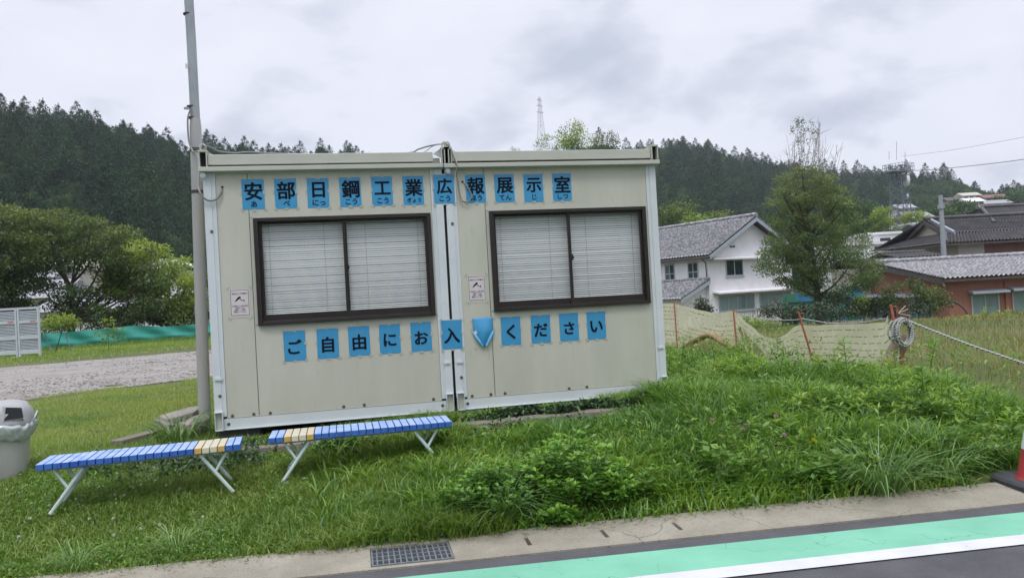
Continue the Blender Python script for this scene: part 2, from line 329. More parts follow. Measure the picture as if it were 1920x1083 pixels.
def leaf_data(Cn, D, length, width, tint, fold=.15):
    """rhombic leaves: centre base Cn, direction D (unit), random roll"""
    n = len(Cn); D = D/np.linalg.norm(D, axis=1)[:, None]; r = rng.normal(size=(n, 3)); r[:, 2] *= .35
    S = np.cross(D, r); S = np.cross(np.cross(D, np.array([0, 0, 1.])+r*.5), D); S = np.cross(D, S); S /= np.linalg.norm(S, axis=1)[:, None]+1e-9
    Nn = np.cross(S, D); l = length[:, None]; ww = width[:, None]
    V = np.stack([Cn, Cn+D*l*.45+S*ww*.5+Nn*ww*fold, Cn+D*l-Nn*l*.08, Cn+D*l*.45-S*ww*.5+Nn*ww*fold], 1)
    Q = np.arange(n*4).reshape(n, 4); return V.reshape(-1, 3), Q, np.repeat(tint, 4)
def rdir(n, up=0.):
    d = rng.normal(size=(n, 3)); d /= np.linalg.norm(d, axis=1)[:, None]; d[:, 2] += up; return d/np.linalg.norm(d, axis=1)[:, None]
def join(parts):
    Vs, Qs, Ts = [], [], []; b = 0
    for V, Q, t in parts: Vs.append(V); Qs.append(Q+b); Ts.append(t); b += len(V)
    return np.concatenate(Vs), np.concatenate(Qs), np.concatenate(Ts)
# ------------------------------------------------------------------ terrain
def yo(x): return -3.109-.0717*(np.asarray(x)-1.202)      # road side edge of the concrete gutter
def yi(x): return yo(x)+.37                               # grass side edge
ROADZ = -.45
def gz(x, y):
    x = np.asarray(x, float); y = np.asarray(y, float); t = y-yi(x)
    z = np.interp(t, [-.6, -.05, 0, .3, 1.3, 2.0, 2.8], [-.56, -.56, -.455, -.40, -.24, -.14, -.10])
    z = z-2.3*sstep((y-5)/38)*sstep((x-4.5)/11)-1.2*sstep((y-36)/30)*(1-sstep((x-4.5)/11))
    near = np.exp(-np.hypot(x-1.4, y+3)/30)
    z = z+(fbm(x, y, .9, 3)-.5)*.05*sstep(t/.6)*near
    return z
gx = np.unique(np.concatenate([np.linspace(-1500, -60, 14), np.linspace(-60, -6, 40), np.linspace(-6, 9, 101), np.linspace(9, 60, 50), np.linspace(60, 1500, 14)]))
gy = np.unique(np.concatenate([np.linspace(-900, -30, 10), np.linspace(-30, -4, 16), np.linspace(-4, 3, 90), np.linspace(3, 60, 70), np.linspace(60, 1500, 16)]))
X, Y = np.meshgrid(gx, gy); V = np.stack([X.ravel(), Y.ravel(), gz(X.ravel(), Y.ravel())], 1)
nx, ny = len(gx), len(gy); I = np.arange(nx*ny).reshape(ny, nx)
Q = np.stack([I[:-1, :-1].ravel(), I[:-1, 1:].ravel(), I[1:, 1:].ravel(), I[1:, :-1].ravel()], 1)
MT['ground'] = mat('turf_soil', (.060, .085, .018), .95, (.11, .125, .035), .5, bump=.8, bscale=25, col3=(.10, .085, .05), scale3=2.5, lo3=.56, hi3=.75)
struct(npmesh('ground', V, Q, mats=MT['ground'], smooth=True))
def strip(name, m, o0, o1, z, x0=-200., x1=200., n=2):
    xs = np.linspace(x0, x1, n); b = MB()
    pts = [(x, float(yo(x))+o0, z) for x in xs]+[(x, float(yo(x))+o1, z) for x in xs[::-1]]
    b.add(pts, [tuple(range(len(pts)))[::-1]]); return struct(b.build(name, m))
strip('road', MT['asphalt'], -7.0, 0.0, ROADZ)
strip('green_lane_marking', MT['green'], -.527, -.15, ROADZ+.004)
strip('white_edge_line', MT['white'], -.668, -.524, ROADZ+.008)
# concrete gutter as a solid strip with openings left for the grate and the lifting slots
GR = (1.385, 1.885)
g = MB()
def gut(x0, x1, a, b, z0=-.8, zt=ROADZ+.012, zt2=ROADZ+.03):
    g.add([(x0, yo(x0)+a, z0), (x1, yo(x1)+a, z0), (x1, yo(x1)+b, z0), (x0, yo(x0)+b, z0),
           (x0, yo(x0)+a, zt+(zt2-zt)*a/.37), (x1, yo(x1)+a, zt+(zt2-zt)*a/.37), (x1, yo(x1)+b, zt+(zt2-zt)*b/.37), (x0, yo(x0)+b, zt+(zt2-zt)*b/.37)],
          [(0,3,2,1),(4,5,6,7),(0,1,5,4),(1,2,6,5),(2,3,7,6),(3,0,4,7)])
slots = [2.37, 2.87, 3.36]
cuts = [(-60, GR[0])]+[(GR[1], slots[0]-.014)]+[(slots[0]+.014, slots[1]-.014), (slots[1]+.014, slots[2]-.014), (slots[2]+.014, 60)]
for a, b in cuts: gut(a, b, 0, .43)
gut(GR[0], GR[1], 0, .035); gut(GR[0], GR[1], .345, .43)
for sx in slots: gut(sx-.014, sx+.014, 0, .13); gut(sx-.014, sx+.014, .27, .43)
struct(g.build('gutter', MT['concrete']))
b = MB(); b.add([(-60, yo(-60)+.01, -.72), (60, yo(60)+.01, -.72), (60, yo(60)+.42, -.72), (-60, yo(-60)+.42, -.72)], [(0, 1, 2, 3)]); struct(b.build('gutter_bed', MT['block']))
# ------------------------------------------------------------------ drain grate
gt = empty('drain_grate', 'galvanized steel drain grate set into the concrete gutter', 'grate', (0, 0, 0))
fr = MB(); br = MB(); x0, x1 = GR[0]+.004, GR[1]-.004
def gp(x, o, z): return np.array([x, float(yo(x))+o, z])
zt = ROADZ+.022
def bar(B, xa, oa, xb, ob, wx, wo, h=.03): B.obox(gp(xa, oa, zt-h), gp(xb, ob, zt-h)-gp(xa, oa, zt-h) if xa != xb else np.array([wx, 0, 0]), np.array([0, wo, 0]), np.array([0, 0, h]))
for o in (.037, .331): bar(fr, x0, o, x1, o, 0, .012)
for x in (x0, x1-.012): fr.obox(gp(x, .0495, zt-.03), (.012, 0, 0), (0, .281, 0), (0, 0, .03))
n = 14
for i in range(1, n): br.obox(gp(x0+(x1-x0)*i/n-.004, .0495, zt-.031), (.009, 0, 0), (0, .281, 0), (0, 0, .03))
for i in range(1, 4): bar(br, x0+.0125, .049+.282*i/4-.004, x1-.0125, .049+.282*i/4-.004, 0, .009, .028)
fr.build('frame', MT['iron'], gt); br.build('bars', MT['iron'], gt)
# ------------------------------------------------------------------ site cabins
W_, XG1, XG2 = 4.662, 2.317, 2.345
def disc(B, c, r, t, n=12, m=0, axis='y'):
    ring = [(c[0]+r*math.cos(2*math.pi*i/n), c[1], c[2]+r*math.sin(2*math.pi*i/n)) for i in range(n)]
    B.poly(ring, (0, -t, 0), m)
def copyobj(o, parent, loc=None):
    c = o.copy(); C.objects.link(c); c.parent = parent
    if loc is not None: c.location = loc
    return c
boltproto = None
def make_bolt(parent, x, z, r=.014, y=-.002):
    global boltproto
    if boltproto is None:
        B = MB(); disc(B, (0, 0, 0), .0155, .003, 14); disc(B, (0, -.003, 0), .009, .006, 8)
        boltproto = B.build('bolt', MT['bolt'], parent, offset=(x, y, z)); return
    copyobj(boltproto, parent, (x, y, z))
def cabin(x0, x1, label, seam, wx, rail_y, bolts_panel, bolts_other, postw, knob_x):
    """one 2.3 m wide module; local frame = world"""
    root = empty('site_cabin', label, 'cabin', (0, 0, 0), 0, 'prefab cabins side by side')
    D = 5.4; px0, px1 = x0+postw[0], x1-postw[1]
    wz0, wh, ww = .981, 1.051, 1.733
    # front wall: four pieces round the window opening, two panels with a seam
    B = MB(); yf, yb = 0.0, .06
    ox0, ox1, oz0, oz1 = wx+.02, wx+ww-.02, wz0+.02, wz0+wh-.02
    B.box((px0, yf, .106), (seam-.002, yb, 2.49))
    B.box((seam+.002, yf, .106), (ox0, yb, 2.49)); B.box((ox1, yf, .106), (px1, yb, 2.49))
    B.box((ox0, yf, .106), (ox1, yb, oz0)); B.box((ox0, yf, oz1), (ox1, yb, 2.49))
    B.box((px0, yf-.004, .106), (px1, yf-.0005, .112))
    wall = B.build('front_wall', MT['panel'], root)
    S = MB(); S.box((seam-.0035, -.0012, .112), (seam+.0035, .05, 2.47)); S.build('seam', MT['sealgrey'], wall)
    # other walls
    B = MB(); B.box((x0+.01, .061, .0), (x0+.05, D, 2.5)); B.box((x1-.05, .061, .0), (x1-.01, D, 2.5)); B.box((x0+.05, D-.05, 0), (x1-.05, D, 2.5)); B.box((x0+.05, .061, .0), (x1-.05, D-.05, .05))
    B.build('side_wall', MT['panel'], root)
    B = MB(); B.box((x0+.051, 1.1, .051), (x1-.051, 1.12, 2.49)); B.build('inner_partition', MT['room'], root)
    # corner posts with a folded profile
    for sgn, xa, wd in ((1, x0, postw[0]), (-1, x1, postw[1])):
        P = MB(); prof = [(0, .03), (0, -.012), (wd*.62, -.012), (wd*.64, -.004), (wd*.8, -.004), (wd*.82, -.010), (wd-.002, -.010), (wd-.002, .03)]
        pts = [(xa+sgn*u, v, .125) for u, v in prof]; P.poly(pts, (0, 0, 2.36)); P.build('corner_post', MT['post'], root)
        F = MB(); h0, h1 = -.003, .176; u0, u1 = (xa+.004, xa+.078) if sgn > 0 else (xa-.078, xa-.004)
        F.box((u0, -.05, h0), (u0+.006, .0, h1)); F.box((u1-.006, -.05, h0), (u1, .0, h1)); F.box((u0+.006, -.05, h1-.007), (u1-.006, 0, h1)); F.box((u0+.006, -.05, h0), (u1-.006, 0, h0+.007)); F.box((u0+.006, -.013, h0+.007), (u1-.006, -.008, h1-.007), 1)
        F.build('corner_foot', [MT['post'], MT['trim']], root)
        K = MB(); K.box((min(xa+sgn*.018, xa+sgn*.085), -.024, .478), (max(xa+sgn*.018, xa+sgn*.085), -.0125, .50)); K.build('clip', MT['post'], root)
        # lifting bracket on the roof corner
        T = MB(); u0, u1 = (xa-.018, xa+.058) if sgn > 0 else (xa-.058, xa+.018)
        if abs(xa-(XG1)) < .1: u0, u1 = (xa-.084, xa+.002)
        if abs(xa-(XG2)) < .1: u0, u1 = (xa-.002, xa+.078)
        T.box((u0, -.075, 2.537), (u0+.010, -.01, 2.676)); T.box((u1-.010, -.075, 2.537), (u1, -.01, 2.676)); T.box((u0-.003, -.078, 2.676), (u1+.003, .0, 2.694)); T.box((u0+.01, -.022, 2.537), (u1-.01, -.012, 2.676), 1)
        q0 = u1 if sgn > 0 else u0
        T.poly([(q0, -.01, 2.60), (q0+sgn*.075, -.01, 2.64), (q0+sgn*.003, -.01, 2.69), (q0, -.01, 2.69)], (0, .012, 0))
        T.build('lifting_bracket', [MT['trim'], MT['room']], root)
        ex = (u0+u1)/2; ring = [(ex+.026*math.cos(a), -.04, 2.725+.03*math.sin(a)) for a in np.linspace(0, 2*math.pi, 15)[:-1]]
        if sgn < 0 and xa > 4: ring = [(ex+.008*math.cos(a), -.04+.026*math.cos(a), 2.728+.034*math.sin(a)) for a in np.linspace(0, 2*math.pi, 15)[:-1]]
        E = MB(); E.tube(ring, .0085, 8, closed=True); E.build('eye_bolt', MT['trim'], root)
    # eave lip and fascia
    l0, l1 = (x0-.026, x1+.008) if x0 < 1 else (x0-.01, x1+.028)
    dz = 0 if x0 < 1 else -.004
    B = MB(); B.box((l0, -.085, 2.487+dz), (l1, .3, 2.531+dz)); B.build('eave_gutter', MT['trim'], root, bevel=.004)
    f0, f1 = (x0+.06, x1-.088) if x0 < 1 else (x0+.08, x1-.06)
    B = MB(); B.box((f0, -.05, 2.552), (f1, .02, 2.652)); B.build('fascia', MT['trim'], root, bevel=.005)
    B = MB(); B.box((x0+.01, .021, 2.533), (x1-.01, D, 2.60)); B.box((x0+.01, -.02, 2.533), (x1-.01, .0205, 2.5495), 1); B.build('roof', [MT['trim'], MT['black']], root)
    B = MB(); B.box((x0+.08, -.004, .0), (x1-.08, .05, .102)); B.box((x0+.08, -.022, -.004), (x1-.08, -.004, .003)); B.box((x0+.115, .001, .1025), (x1-.115, .05, .1055), 1); B.build('base_rail', [MT['post'], MT['sealgrey']], root)
    B = MB(); disc(B, (knob_x, .03, 2.462), .022, .09, 14); disc(B, (knob_x, -.03, 2.455), .027, .024, 14); B.build('vent_cap', MT['post'], root)
    for bx, bz in bolts_panel+bolts_other: make_bolt(root, bx, bz, y=-.0005 if (px0 < bx < px1 and bz > .106) else (-.0125 if bz > .106 else -.0045))
    # window
    win = empty('window', None, None); win.parent = root
    F = MB(); a0, a1, c0, c1 = wx, wx+ww, wz0, wz0+wh; t = .042
    F.box((a0, -.035, c0), (a0+t, .07, c1)); F.box((a1-t, -.035, c0), (a1, .07, c1)); F.box((a0+t, -.035, c1-.036), (a1-t, .07, c1)); F.box((a0+t, -.045, c0), (a1-t, .07, c0+.03)); F.box((a0+t, -.02, c0+.03), (a1-t, .07, c0+.042))
    F.build('frame', MT['sash'], win, bevel=.003)
    J = MB(); J.box((a0-.028, -.006, c0+.01), (a0-.0005, -.0005, c1+.006)); J.box((a0-.028, -.006, c1+.0005), (a1+.02, -.0005, c1+.010)); J.box((a1+.0005, -.006, c0+.01), (a1+.02, -.0005, c1)); J.build('trim', MT['trim'], win)
    mid = wx+ww*.5+.0
    i0, i1, k0, k1 = a0+t, a1-t, c0+.042, c1-.036
    for s, (u0, u1, yy) in enumerate(((i0, mid+.02, .03), (mid-.02, i1, .004))):
        Z = MB(); st = .03 if s == 0 else .026; rb = .055 if s == 0 else .062
        Z.box((u0, yy, k0), (u0+st, yy+.022, k1)); Z.box((u1-st, yy, k0), (u1, yy+.022, k1)); Z.box((u0+st, yy, k1-.022), (u1-st, yy+.022, k1)); Z.box((u0+st, yy, k0), (u1-st, yy+.022, k0+rb))
        zz = Z.build('sash', MT['sash'], win)
        G = MB(); G.add([(u0+st, yy+.012, k0+rb), (u1-st, yy+.012, k0+rb), (u1-st, yy+.012, k1-.022), (u0+st, yy+.012, k1-.022)], [(0, 1, 2, 3)])
        G.build('pane', MT['glass'], win)
    H = MB(); H.box((mid+.004, -.012, c0+.50), (mid+.022, .003, c0+.565)); H.box((mid+.008, -.02, c0+.52), (mid+.03, -.0125, c0+.545)); H.build('latch', MT['room'], win)
    # venetian blind: tilted slats
    Bl = MB(); ns = 46; zt_, zb_ = k1+.005, k0+.035
    for i in range(ns):
        z = zb_+(zt_-zb_)*(i+.5)/ns; dzs = .0012*math.sin(i*1.7)+rng.normal(0, .0006); tl = .0058+.0036*(i/ns)
        y0, y1 = .082, .091
        Bl.add([(i0-.02, y0, z-tl+dzs), (i1+.02, y0, z-tl+dzs), (i1+.02, (y0+y1)/2, z+.001+dzs), (i0-.02, (y0+y1)/2, z+.001+dzs), (i1+.02, y1, z+tl+dzs), (i0-.02, y1, z+tl+dzs)], [(0, 1, 2, 3), (3, 2, 4, 5)], 0, True)
    Bl.box((i0-.02, .075, zb_-.014), (i1+.02, .1, zb_-.006))
    for cx in (i0+.09, i0+.62, i1-.62, i1-.09):
        Bl.box((cx-.0012, .078, zb_-.01), (cx+.0012, .0795, zt_), 1)
    Bl.build('blind', [MT['blind'], MT['cable']], win)
    return root
cab1 = cabin(0., XG1, 'beige prefab cabin with the tall steel pole at its corner', .407, .443, 0,
             [(.160,.125),(.357,.126),(.511,.123),(1.212,.127),(1.414,.128),(2.110,.128)], [(.058,1.915),(.057,.327),(.122,.05),(2.199,.057)], (.113, .123), .012)
cab2 = cabin(XG2, W_, 'beige prefab cabin beside the yellowish net fence, without the pole', 2.752, 2.786, 0,
             [(2.510,.128),(2.707,.129),(2.857,.128),(3.552,.123),(3.750,.124),(4.454,.121)], [(2.459,.055),(2.399,1.914),(2.407,.329)], (.113, .114), 2.375)
B = MB(); B.box((XG1+.001, .02, .18), (XG2-.001, .03, 2.48)); tag(B.build('joint_gasket', MT['black']), 'black rubber strip closing the gap between the two beige cabins', 'gasket')
B = MB(); B.box((2.05, -.05, -.14), (2.62, .35, -.012)); tag(B.build('concrete_block', MT['block'], bevel=.006), 'dark concrete block under the joint of the two cabins', 'block')
B = MB(); B.box((.02, .05, -.16), (.4, .4, -.012)); tag(B.build('concrete_block', MT['block'], bevel=.006), 'dark concrete block under the cabin corner by the pole', 'block')
B = MB(); B.box((4.3, .05, -.2), (4.66, .4, -.012)); tag(B.build('concrete_block', MT['block'], bevel=.006), 'dark concrete block under the cabin corner by the net fence', 'block')
# ------------------------------------------------------------------ text
_tc = {}
def text_mesh(s, size, off=0., sx=1.):
    k = (s, size, off)
    if k in _tc: return _tc[k]
    cu = bpy.data.curves.new('t', 'FONT'); cu.body = s; cu.size = size; cu.offset = off; cu.extrude = 0; cu.resolution_u = 3
    cu.align_x = 'CENTER'; cu.align_y = 'TOP_BASELINE'
    o = bpy.data.objects.new('t', cu); C.objects.link(o); bpy.context.view_layer.update()
    me = bpy.data.meshes.new_from_object(o.evaluated_get(bpy.context.evaluated_depsgraph_get()))
    bpy.data.objects.remove(o); bpy.data.curves.remove(cu)
    n = len(me.vertices); co = np.empty(n*3, np.float32); me.vertices.foreach_get('co', co); co = co.reshape(-1, 3)
    lo, hi = co.min(0), co.max(0)
    _tc[k] = (me, lo, hi); return _tc[k]
def lettering(name, s, parent, cx, cz, y, size=None, fit=None, off=0., mt='ink'):
    """text centred at (cx, cz) on a plane facing -Y; fit = (w, h) scales the glyph to that box"""
    me, lo, hi = text_mesh(s, 1.0, 0.); me = me.copy(); n = len(me.vertices); co = np.empty(n*3, np.float32); me.vertices.foreach_get('co', co); co = co.reshape(-1, 3)
    c = (lo+hi)/2; sc = size if fit is None else min(fit[0]/(hi[0]-lo[0]), fit[1]/(hi[1]-lo[1]))
    V = np.stack([(co[:, 0]-c[0])*sc, -(co[:, 2])*1.0, (co[:, 1]-c[1])*sc], 1)
    F = [tuple(p.vertices) for p in me.polygons]; bpy.data.meshes.remove(me); B = MB()
    for q, (dx, dz) in enumerate(((0, 0), (off, off*.5), (-off, off*.5), (off, -off*.5), (-off, -off*.5), (0, off*.8), (0, -off*.8)) if off else ((0, 0),)):
        B.add(V+np.array([dx*sc, -.00004*q, dz*sc]), F)
    me = bpy.data.meshes.new(name); me.from_pydata(B.v, [], B.f); me.update(); me.materials.append(MT[mt])
    o = bpy.data.objects.new(name, me); C.objects.link(o); o.parent = parent; o.location = (cx, y, cz); return o
tapeproto = None
def tape(parent, x, z, ang, y=-.004, l=.034, wd=.018):
    global tapeproto
    if tapeproto is None:
        B = MB(); B.box((-.017, -.0006, -.009), (.017, 0, .009)); tapeproto = B.build('tape', MT['tape'], parent); o = tapeproto
    else: o = copyobj(tapeproto, parent)
    o.location = (x, y, z); o.rotation_euler = (0, ang, 0); o.scale = (l/.034, 1, wd/.018); return o
top_x = [.349, .656, .969, 1.280, 1.596, 1.912, 2.226, 2.556, 2.863, 3.177, 3.491]
top_z = [2.416, 2.416, 2.416, 2.416, 2.418, 2.416, 2.422, 2.420, 2.416, 2.412, 2.413]
top_c = ['安', '部', '日', '鋼', '工', '業', '広', '報', '展', '示', '室']
top_k = ['あ', 'べ', 'にっ', 'こう', 'こう', 'ぎょう', 'こう', 'ほう', 'てん', 'じ', 'しつ']
low_x = [.667, .987, 1.291, 1.598, 1.913, 2.228, 2.556, 2.851, 3.174, 3.483, 3.789]
low_z = [.911, .914, .917, .920, .921, .926, .930, .922, .921, .921, .921]
low_c = ['ご', '自', '由', 'に', 'お', '入', None, 'く', 'だ', 'さ', 'い']
WP, HP = .21, .297
fitk = {'日': (.115, .155), '工': (.155, .125), '広': (.15, .165), '示': (.155, .15)}
fitl = {'ご': (.125, .15), '自': (.11, .155), '由': (.135, .15), 'に': (.12, .13), 'お': (.13, .135), '入': (.155, .15), 'く': (.085, .15), 'だ': (.14, .15), 'さ': (.105, .145), 'い': (.13, .125)}
def sheet(x, z, ch, kana, i):
    yb = -.0145 if abs(x+.1-2.33) < .12 else -.0015
    where = 'high on the cabin wall' if kana else 'low on the cabin wall'
    lab = f'blue sheet with black {ch} over small {kana}, taped {where}' if kana else f'blue sheet with a single black {ch}, taped {where}'
    root = empty('poster_sheet', lab, 'sheet', (x, yb, z), 0, 'blue lettered sheets on the cabins')
    root.rotation_euler = (0, R_(random.uniform(-.7, .7)), 0)
    B = MB()
    nn = 6
    vs = []; fs = []
    for c in range(nn+1):
        for a in range(nn+1):
            u, v = a/nn, c/nn; vs.append((WP*u, -.0009-.0022*abs(math.sin(3.1*u+i))*math.sin(math.pi*v)*math.sin(math.pi*u), -HP*v))
    for c in range(nn):
        for a in range(nn): fs.append((c*(nn+1)+a, c*(nn+1)+a+1, (c+1)*(nn+1)+a+1, (c+1)*(nn+1)+a))
    B.add(vs, fs, 0, True); B.add([(0, -.0004, 0), (WP, -.0004, 0), (WP, -.0004, -HP), (0, -.0004, -HP)], [(3, 2, 1, 0)])
    B.build('paper', MT['blue'], root)
    if kana:
        lettering('lettering', ch, root, WP*.52, -.118, -.0042, fit=fitk.get(ch, (.168, .168)), off=.026)
        nk = len(kana); lettering('reading', kana, root, WP*.52, -.245, -.0042, fit=({1: .062, 2: .125, 3: .155}[nk], .056 if nk < 3 else .046), off=.016)
    else: lettering('lettering', ch, root, WP*.5, -.158, -.0042, fit=fitl[ch], off=.028)
    for (u, v, a) in ((0, 0, -45), (WP, 0, 45), (0, -HP, 45), (WP, -HP, -45), (WP*.5, .002, 0), (WP*.5, -HP-.004, 0), (-.003, -HP*.45, 90), (WP+.003, -HP*.45, 90)):
        if random.random() < .06: continue
        tape(root, u+random.uniform(-.006, .006), v+random.uniform(-.005, .005), R_(a+random.uniform(-9, 9)), y=-.0045, l=random.uniform(.028, .04), wd=random.uniform(.013, .02))
for i in range(11): sheet(top_x[i], top_z[i], top_c[i], top_k[i], i)
for i in range(11):
    if low_c[i]: sheet(low_x[i], low_z[i], low_c[i], None, i+20)
# the sheet whose lower half has come loose and rolled up
x, z = low_x[6], low_z[6]
pr = empty('poster_sheet', 'blue sheet come loose, its lower corners curled up into a point', 'sheet', (x, -.0015, z), 0, 'blue lettered sheets on the cabins')
nu, nv = 16, 18; vs = []; fs = []
for c in range(nv+1):
    v = c/nv
    for a in range(nu+1):
        u = a/nu; zz = -.30*v
        half = .105 if v < .48 else .105-(v-.48)/.52*.087
        xx = .105+(u*2-1)*half
        bulge = .006+.03*math.sin(math.pi*min(v*1.05, 1))*(1-(u*2-1)**2)+.006*math.sin(9*u+5*v)*v+(.018*v*v)
        vs.append((xx, -bulge, zz))
for c in range(nv):
    for a in range(nu): fs.append((c*(nu+1)+a, c*(nu+1)+a+1, (c+1)*(nu+1)+a+1, (c+1)*(nu+1)+a))
B = MB(); B.add(vs, fs, 0, True); o = B.build('paper', MT['blue'], pr); sm = o.modifiers.new('s', 'SOLIDIFY'); sm.thickness = .0006
B = MB()
for s in (-1, 1):
    n = 9; pa = [(.105+s*(.106-t*.088), -.012-.03*t, -.147-.148*t) for t in np.linspace(0, 1, n)]; rr = [.004+.011*math.sin(math.pi*min(1, .2+.8*t)) for t in np.linspace(0, 1, n)]
    B.tube(pa, rr, 10)
B.add([(.0, -.013, -.14), (.03, -.03, -.125), (.04, -.034, -.155), (.02, -.028, -.172)], [(0, 1, 2, 3)], 1)
B.build('curled_edge', [MT['bluelight'], MT['paper']], pr)
for u, v, a in ((-.012, -.03, -50), (.222, -.012, 40), (-.02, -.128, 90), (.226, -.128, 85), (.02, -.325, 50), (.1, -.318, 0)): tape(pr, u, v, R_(a), y=-.001)
# security camera notices
def notice(x, z, wd, ht, label):
    r = empty('notice', label, 'notice', (x, -.0015, z), 0, 'camera notices on the cabins')
    B = MB(); B.box((0, -.0008, -ht), (wd, 0, 0)); B.build('plastic_sleeve', MT['clearfilm'], r)
    mx, mz = wd*.07, ht*.05; B = MB(); B.box((mx, -.0018, -ht+mz*1.4), (wd-mx, -.0009, -mz)); B.build('paper', MT['paper'], r)
    a0, a1, c0, c1 = mx+.004, wd-mx-.004, -ht+mz*1.4+.005, -mz-.005; t = .0035; B = MB(); y0, y1 = -.0023, -.0019
    B.box((a0, y0, c0), (a1, y1, c0+t)); B.box((a0, y0, c1-t), (a1, y1, c1)); B.box((a0, y0, c0+t), (a0+t, y1, c1-t)); B.box((a1-t, y0, c0+t), (a1, y1, c1-t)); B.build('border', MT['ink'], r)
    cx = wd/2
    lettering('lettering', '防犯カメラ作動中', r, cx, -ht*.185, -.0026, fit=(wd*.68, ht*.06), off=.012)
    for k, s in enumerate(('当店舗では、店内で無用', '防犯カメラを', '設置し、24時間', '録画をしています。')):
        lettering('lettering', s, r, cx, -ht*(.60+.066*k), -.0026, fit=(wd*(.70, .40, .54, .60)[k], ht*.045), off=.012)
    B = MB(); s = wd/.21
    def P(u, v): return (cx+u*s, -.0024, -ht*.37+v*s)
    B.poly([P(-.048, -.022), P(-.018, .017), P(.005, .03), P(.014, .014), P(-.004, .002), P(-.03, -.018), P(-.044, -.026)], (0, .0005, 0)); B.poly([P(.0, .002), P(.006, .005), P(.022, -.012), P(.038, -.012), P(.038, -.018), P(.018, -.018)], (0, .0005, 0)); B.poly([P(.038, -.003), P(.044, -.003), P(.044, -.028), P(.038, -.028)], (0, .0005, 0))
    B.build('camera_symbol', MT['ink'], r)
    for u, v, a in ((0, 0, -45), (wd, 0, 45), (0, -ht, 45), (wd, -ht, -45)): tape(r, u, v, R_(a), y=-.0022)
notice(.178, 1.358, .205, .29, 'white camera warning notice on the cabin wall nearest the steel pole')
notice(2.518, 1.378, .204, .29, 'white camera warning notice beside the window nearest the net fence')
# ------------------------------------------------------------------ steel pole and its cables
PY = .62
def pp(px, py, dx=0.): return aty(px, py, PY)
pb, pm, pt = pp(384, 800), pp(366, 222), pp(350.5, -60)
pole = empty('steel_pole', 'tall grey steel pole standing at the cabin corner', 'pole', pb)
def loc(p): return tuple(np.asarray(p)-pb)
B = MB(); pj = pm+(pb-pm)*.03; B.tube([loc(pb-[0, 0, .25]), loc(pb+(pm-pb)*.35), loc(pb+(pm-pb)*.75), loc(pj), loc(pm)], [.062, .060, .058, .058, .050], 20)
B.build('lower_tube', MT['steelb'], pole)
B = MB(); B.tube([loc(pm-[0, 0, .02]), loc(pm+(pt-pm)*.5+[.004, 0, 0]), loc(pt)], [.0475, .0470, .046], 20); B.build('upper_tube', MT['steel'], pole)
def band(parent, c, r, name='band', mt='rust', h=.012):
    B = MB(); c = np.asarray(c); B.tube([c-[0, 0, h/2], c+[0, 0, h/2]], r, 18); return B.build(name, MT[mt], parent)
for px, py, r in ((353, 27, .051), (360, 200, .052), (361, 221, .053)): band(pole, loc(pp(px, py)), r)
for py in (279, 283): band(pole, loc(pb+(pm-pb)*((792-py)/(792-222.))), .064)
for py in (357, 360): band(pole, loc(pb+(pm-pb)*((792-py)/(792-222.))), .064)
B = MB(); q = pp(352.5, 127)-[0, .049, 0]; B.box(tuple(loc(q-[.015, .003, .025])), tuple(loc(q+[.012, 0, .025]))); B.build('sticker', MT['paper'], pole)
B = MB(); q = pp(351, 207); B.obox(loc(q-[.02, .06, 0]), (.05, 0, 0), (0, .03, 0), (0, 0, .02)); B.build('hook', MT['steel'], pole)
def smooth_path(pts, n=8):
    P = [np.asarray(p, float) for p in pts]; out = []
    for i in range(len(P)-1):
        a, b, c, d = P[max(i-1, 0)], P[i], P[i+1], P[min(i+2, len(P)-1)]
        for k in range(n):
            t = k/n; out.append(.5*((2*b)+(c-a)*t+(2*a-5*b+4*c-d)*t*t+(3*b-3*c+d-a)*t**3))
    out.append(P[-1]); return out
def cable(name, pts, r, mt, label, cat='cable', n=8, sides=6):
    B = MB(); B.tube(smooth_path(pts, n), r, sides); return tag(B.build(name, MT[mt]), label, cat)
cable('cable', [aty(357, 205, .56), aty(352, 225, .55), aty(354, 262, .55), aty(361, 283, .5), aty(372, 300, .3), aty(372, 345, .1), aty(374, 357, -.03), aty(380, 369, -.05), aty(392, 376, -.04), aty(406, 373, -.03), aty(414, 362, -.02), aty(417, 351.5, .01)], .010, 'cable', 'grey cable looping from the steel pole into the cabin wall')
B = MB(); disc(B, (.173, -.0005, 2.344), .017, .003, 14); disc(B, (.173, -.0035, 2.344), .012, .001, 12, 1); tag(B.build('cable_grommet', [MT['cablew'], MT['black']]), 'round cable entry near the steel pole, on the wall beside the corner post', 'grommet')
cable('roof_cable', [aty(362, 285, .45), aty(376, 283, -.03), aty(383, 279, -.05), aty(387, 274, -.04), aty(400, 279, 0), aty(412, 284, .05), aty(440, 287, .1), aty(470, 285, .1), aty(520, 288, .12), aty(640, 289, .12), aty(760, 287, .1), aty(784, 280, .05), aty(800, 275, 0), aty(814, 272, -.03), aty(832, 270, -.04), aty(842, 273, -.06), aty(849, 289, -.09), aty(855, 306, -.09), aty(855, 322, -.04), aty(859, 345, -.03), aty(862, 365, -.03), aty(868, 377, -.03), aty(878, 378, -.03), aty(884, 367, -.03), aty(876, 350, -.02), aty(867.5, 342, .01)], .008, 'cable', 'long grey cable running over both cabin roofs into the wall', n=6)
cable('thin_cable', [aty(795, 286, .05), aty(803, 280, .03), aty(814, 273, -.03), aty(835, 271, -.045), aty(847, 283, -.07), aty(857, 308, -.1), aty(854, 326, -.05), aty(858, 360, -.04), aty(864, 374, -.04), aty(876, 378, -.035)], .005, 'cablew', 'thin pale cable hanging down at the joint of the two cabins', n=6)
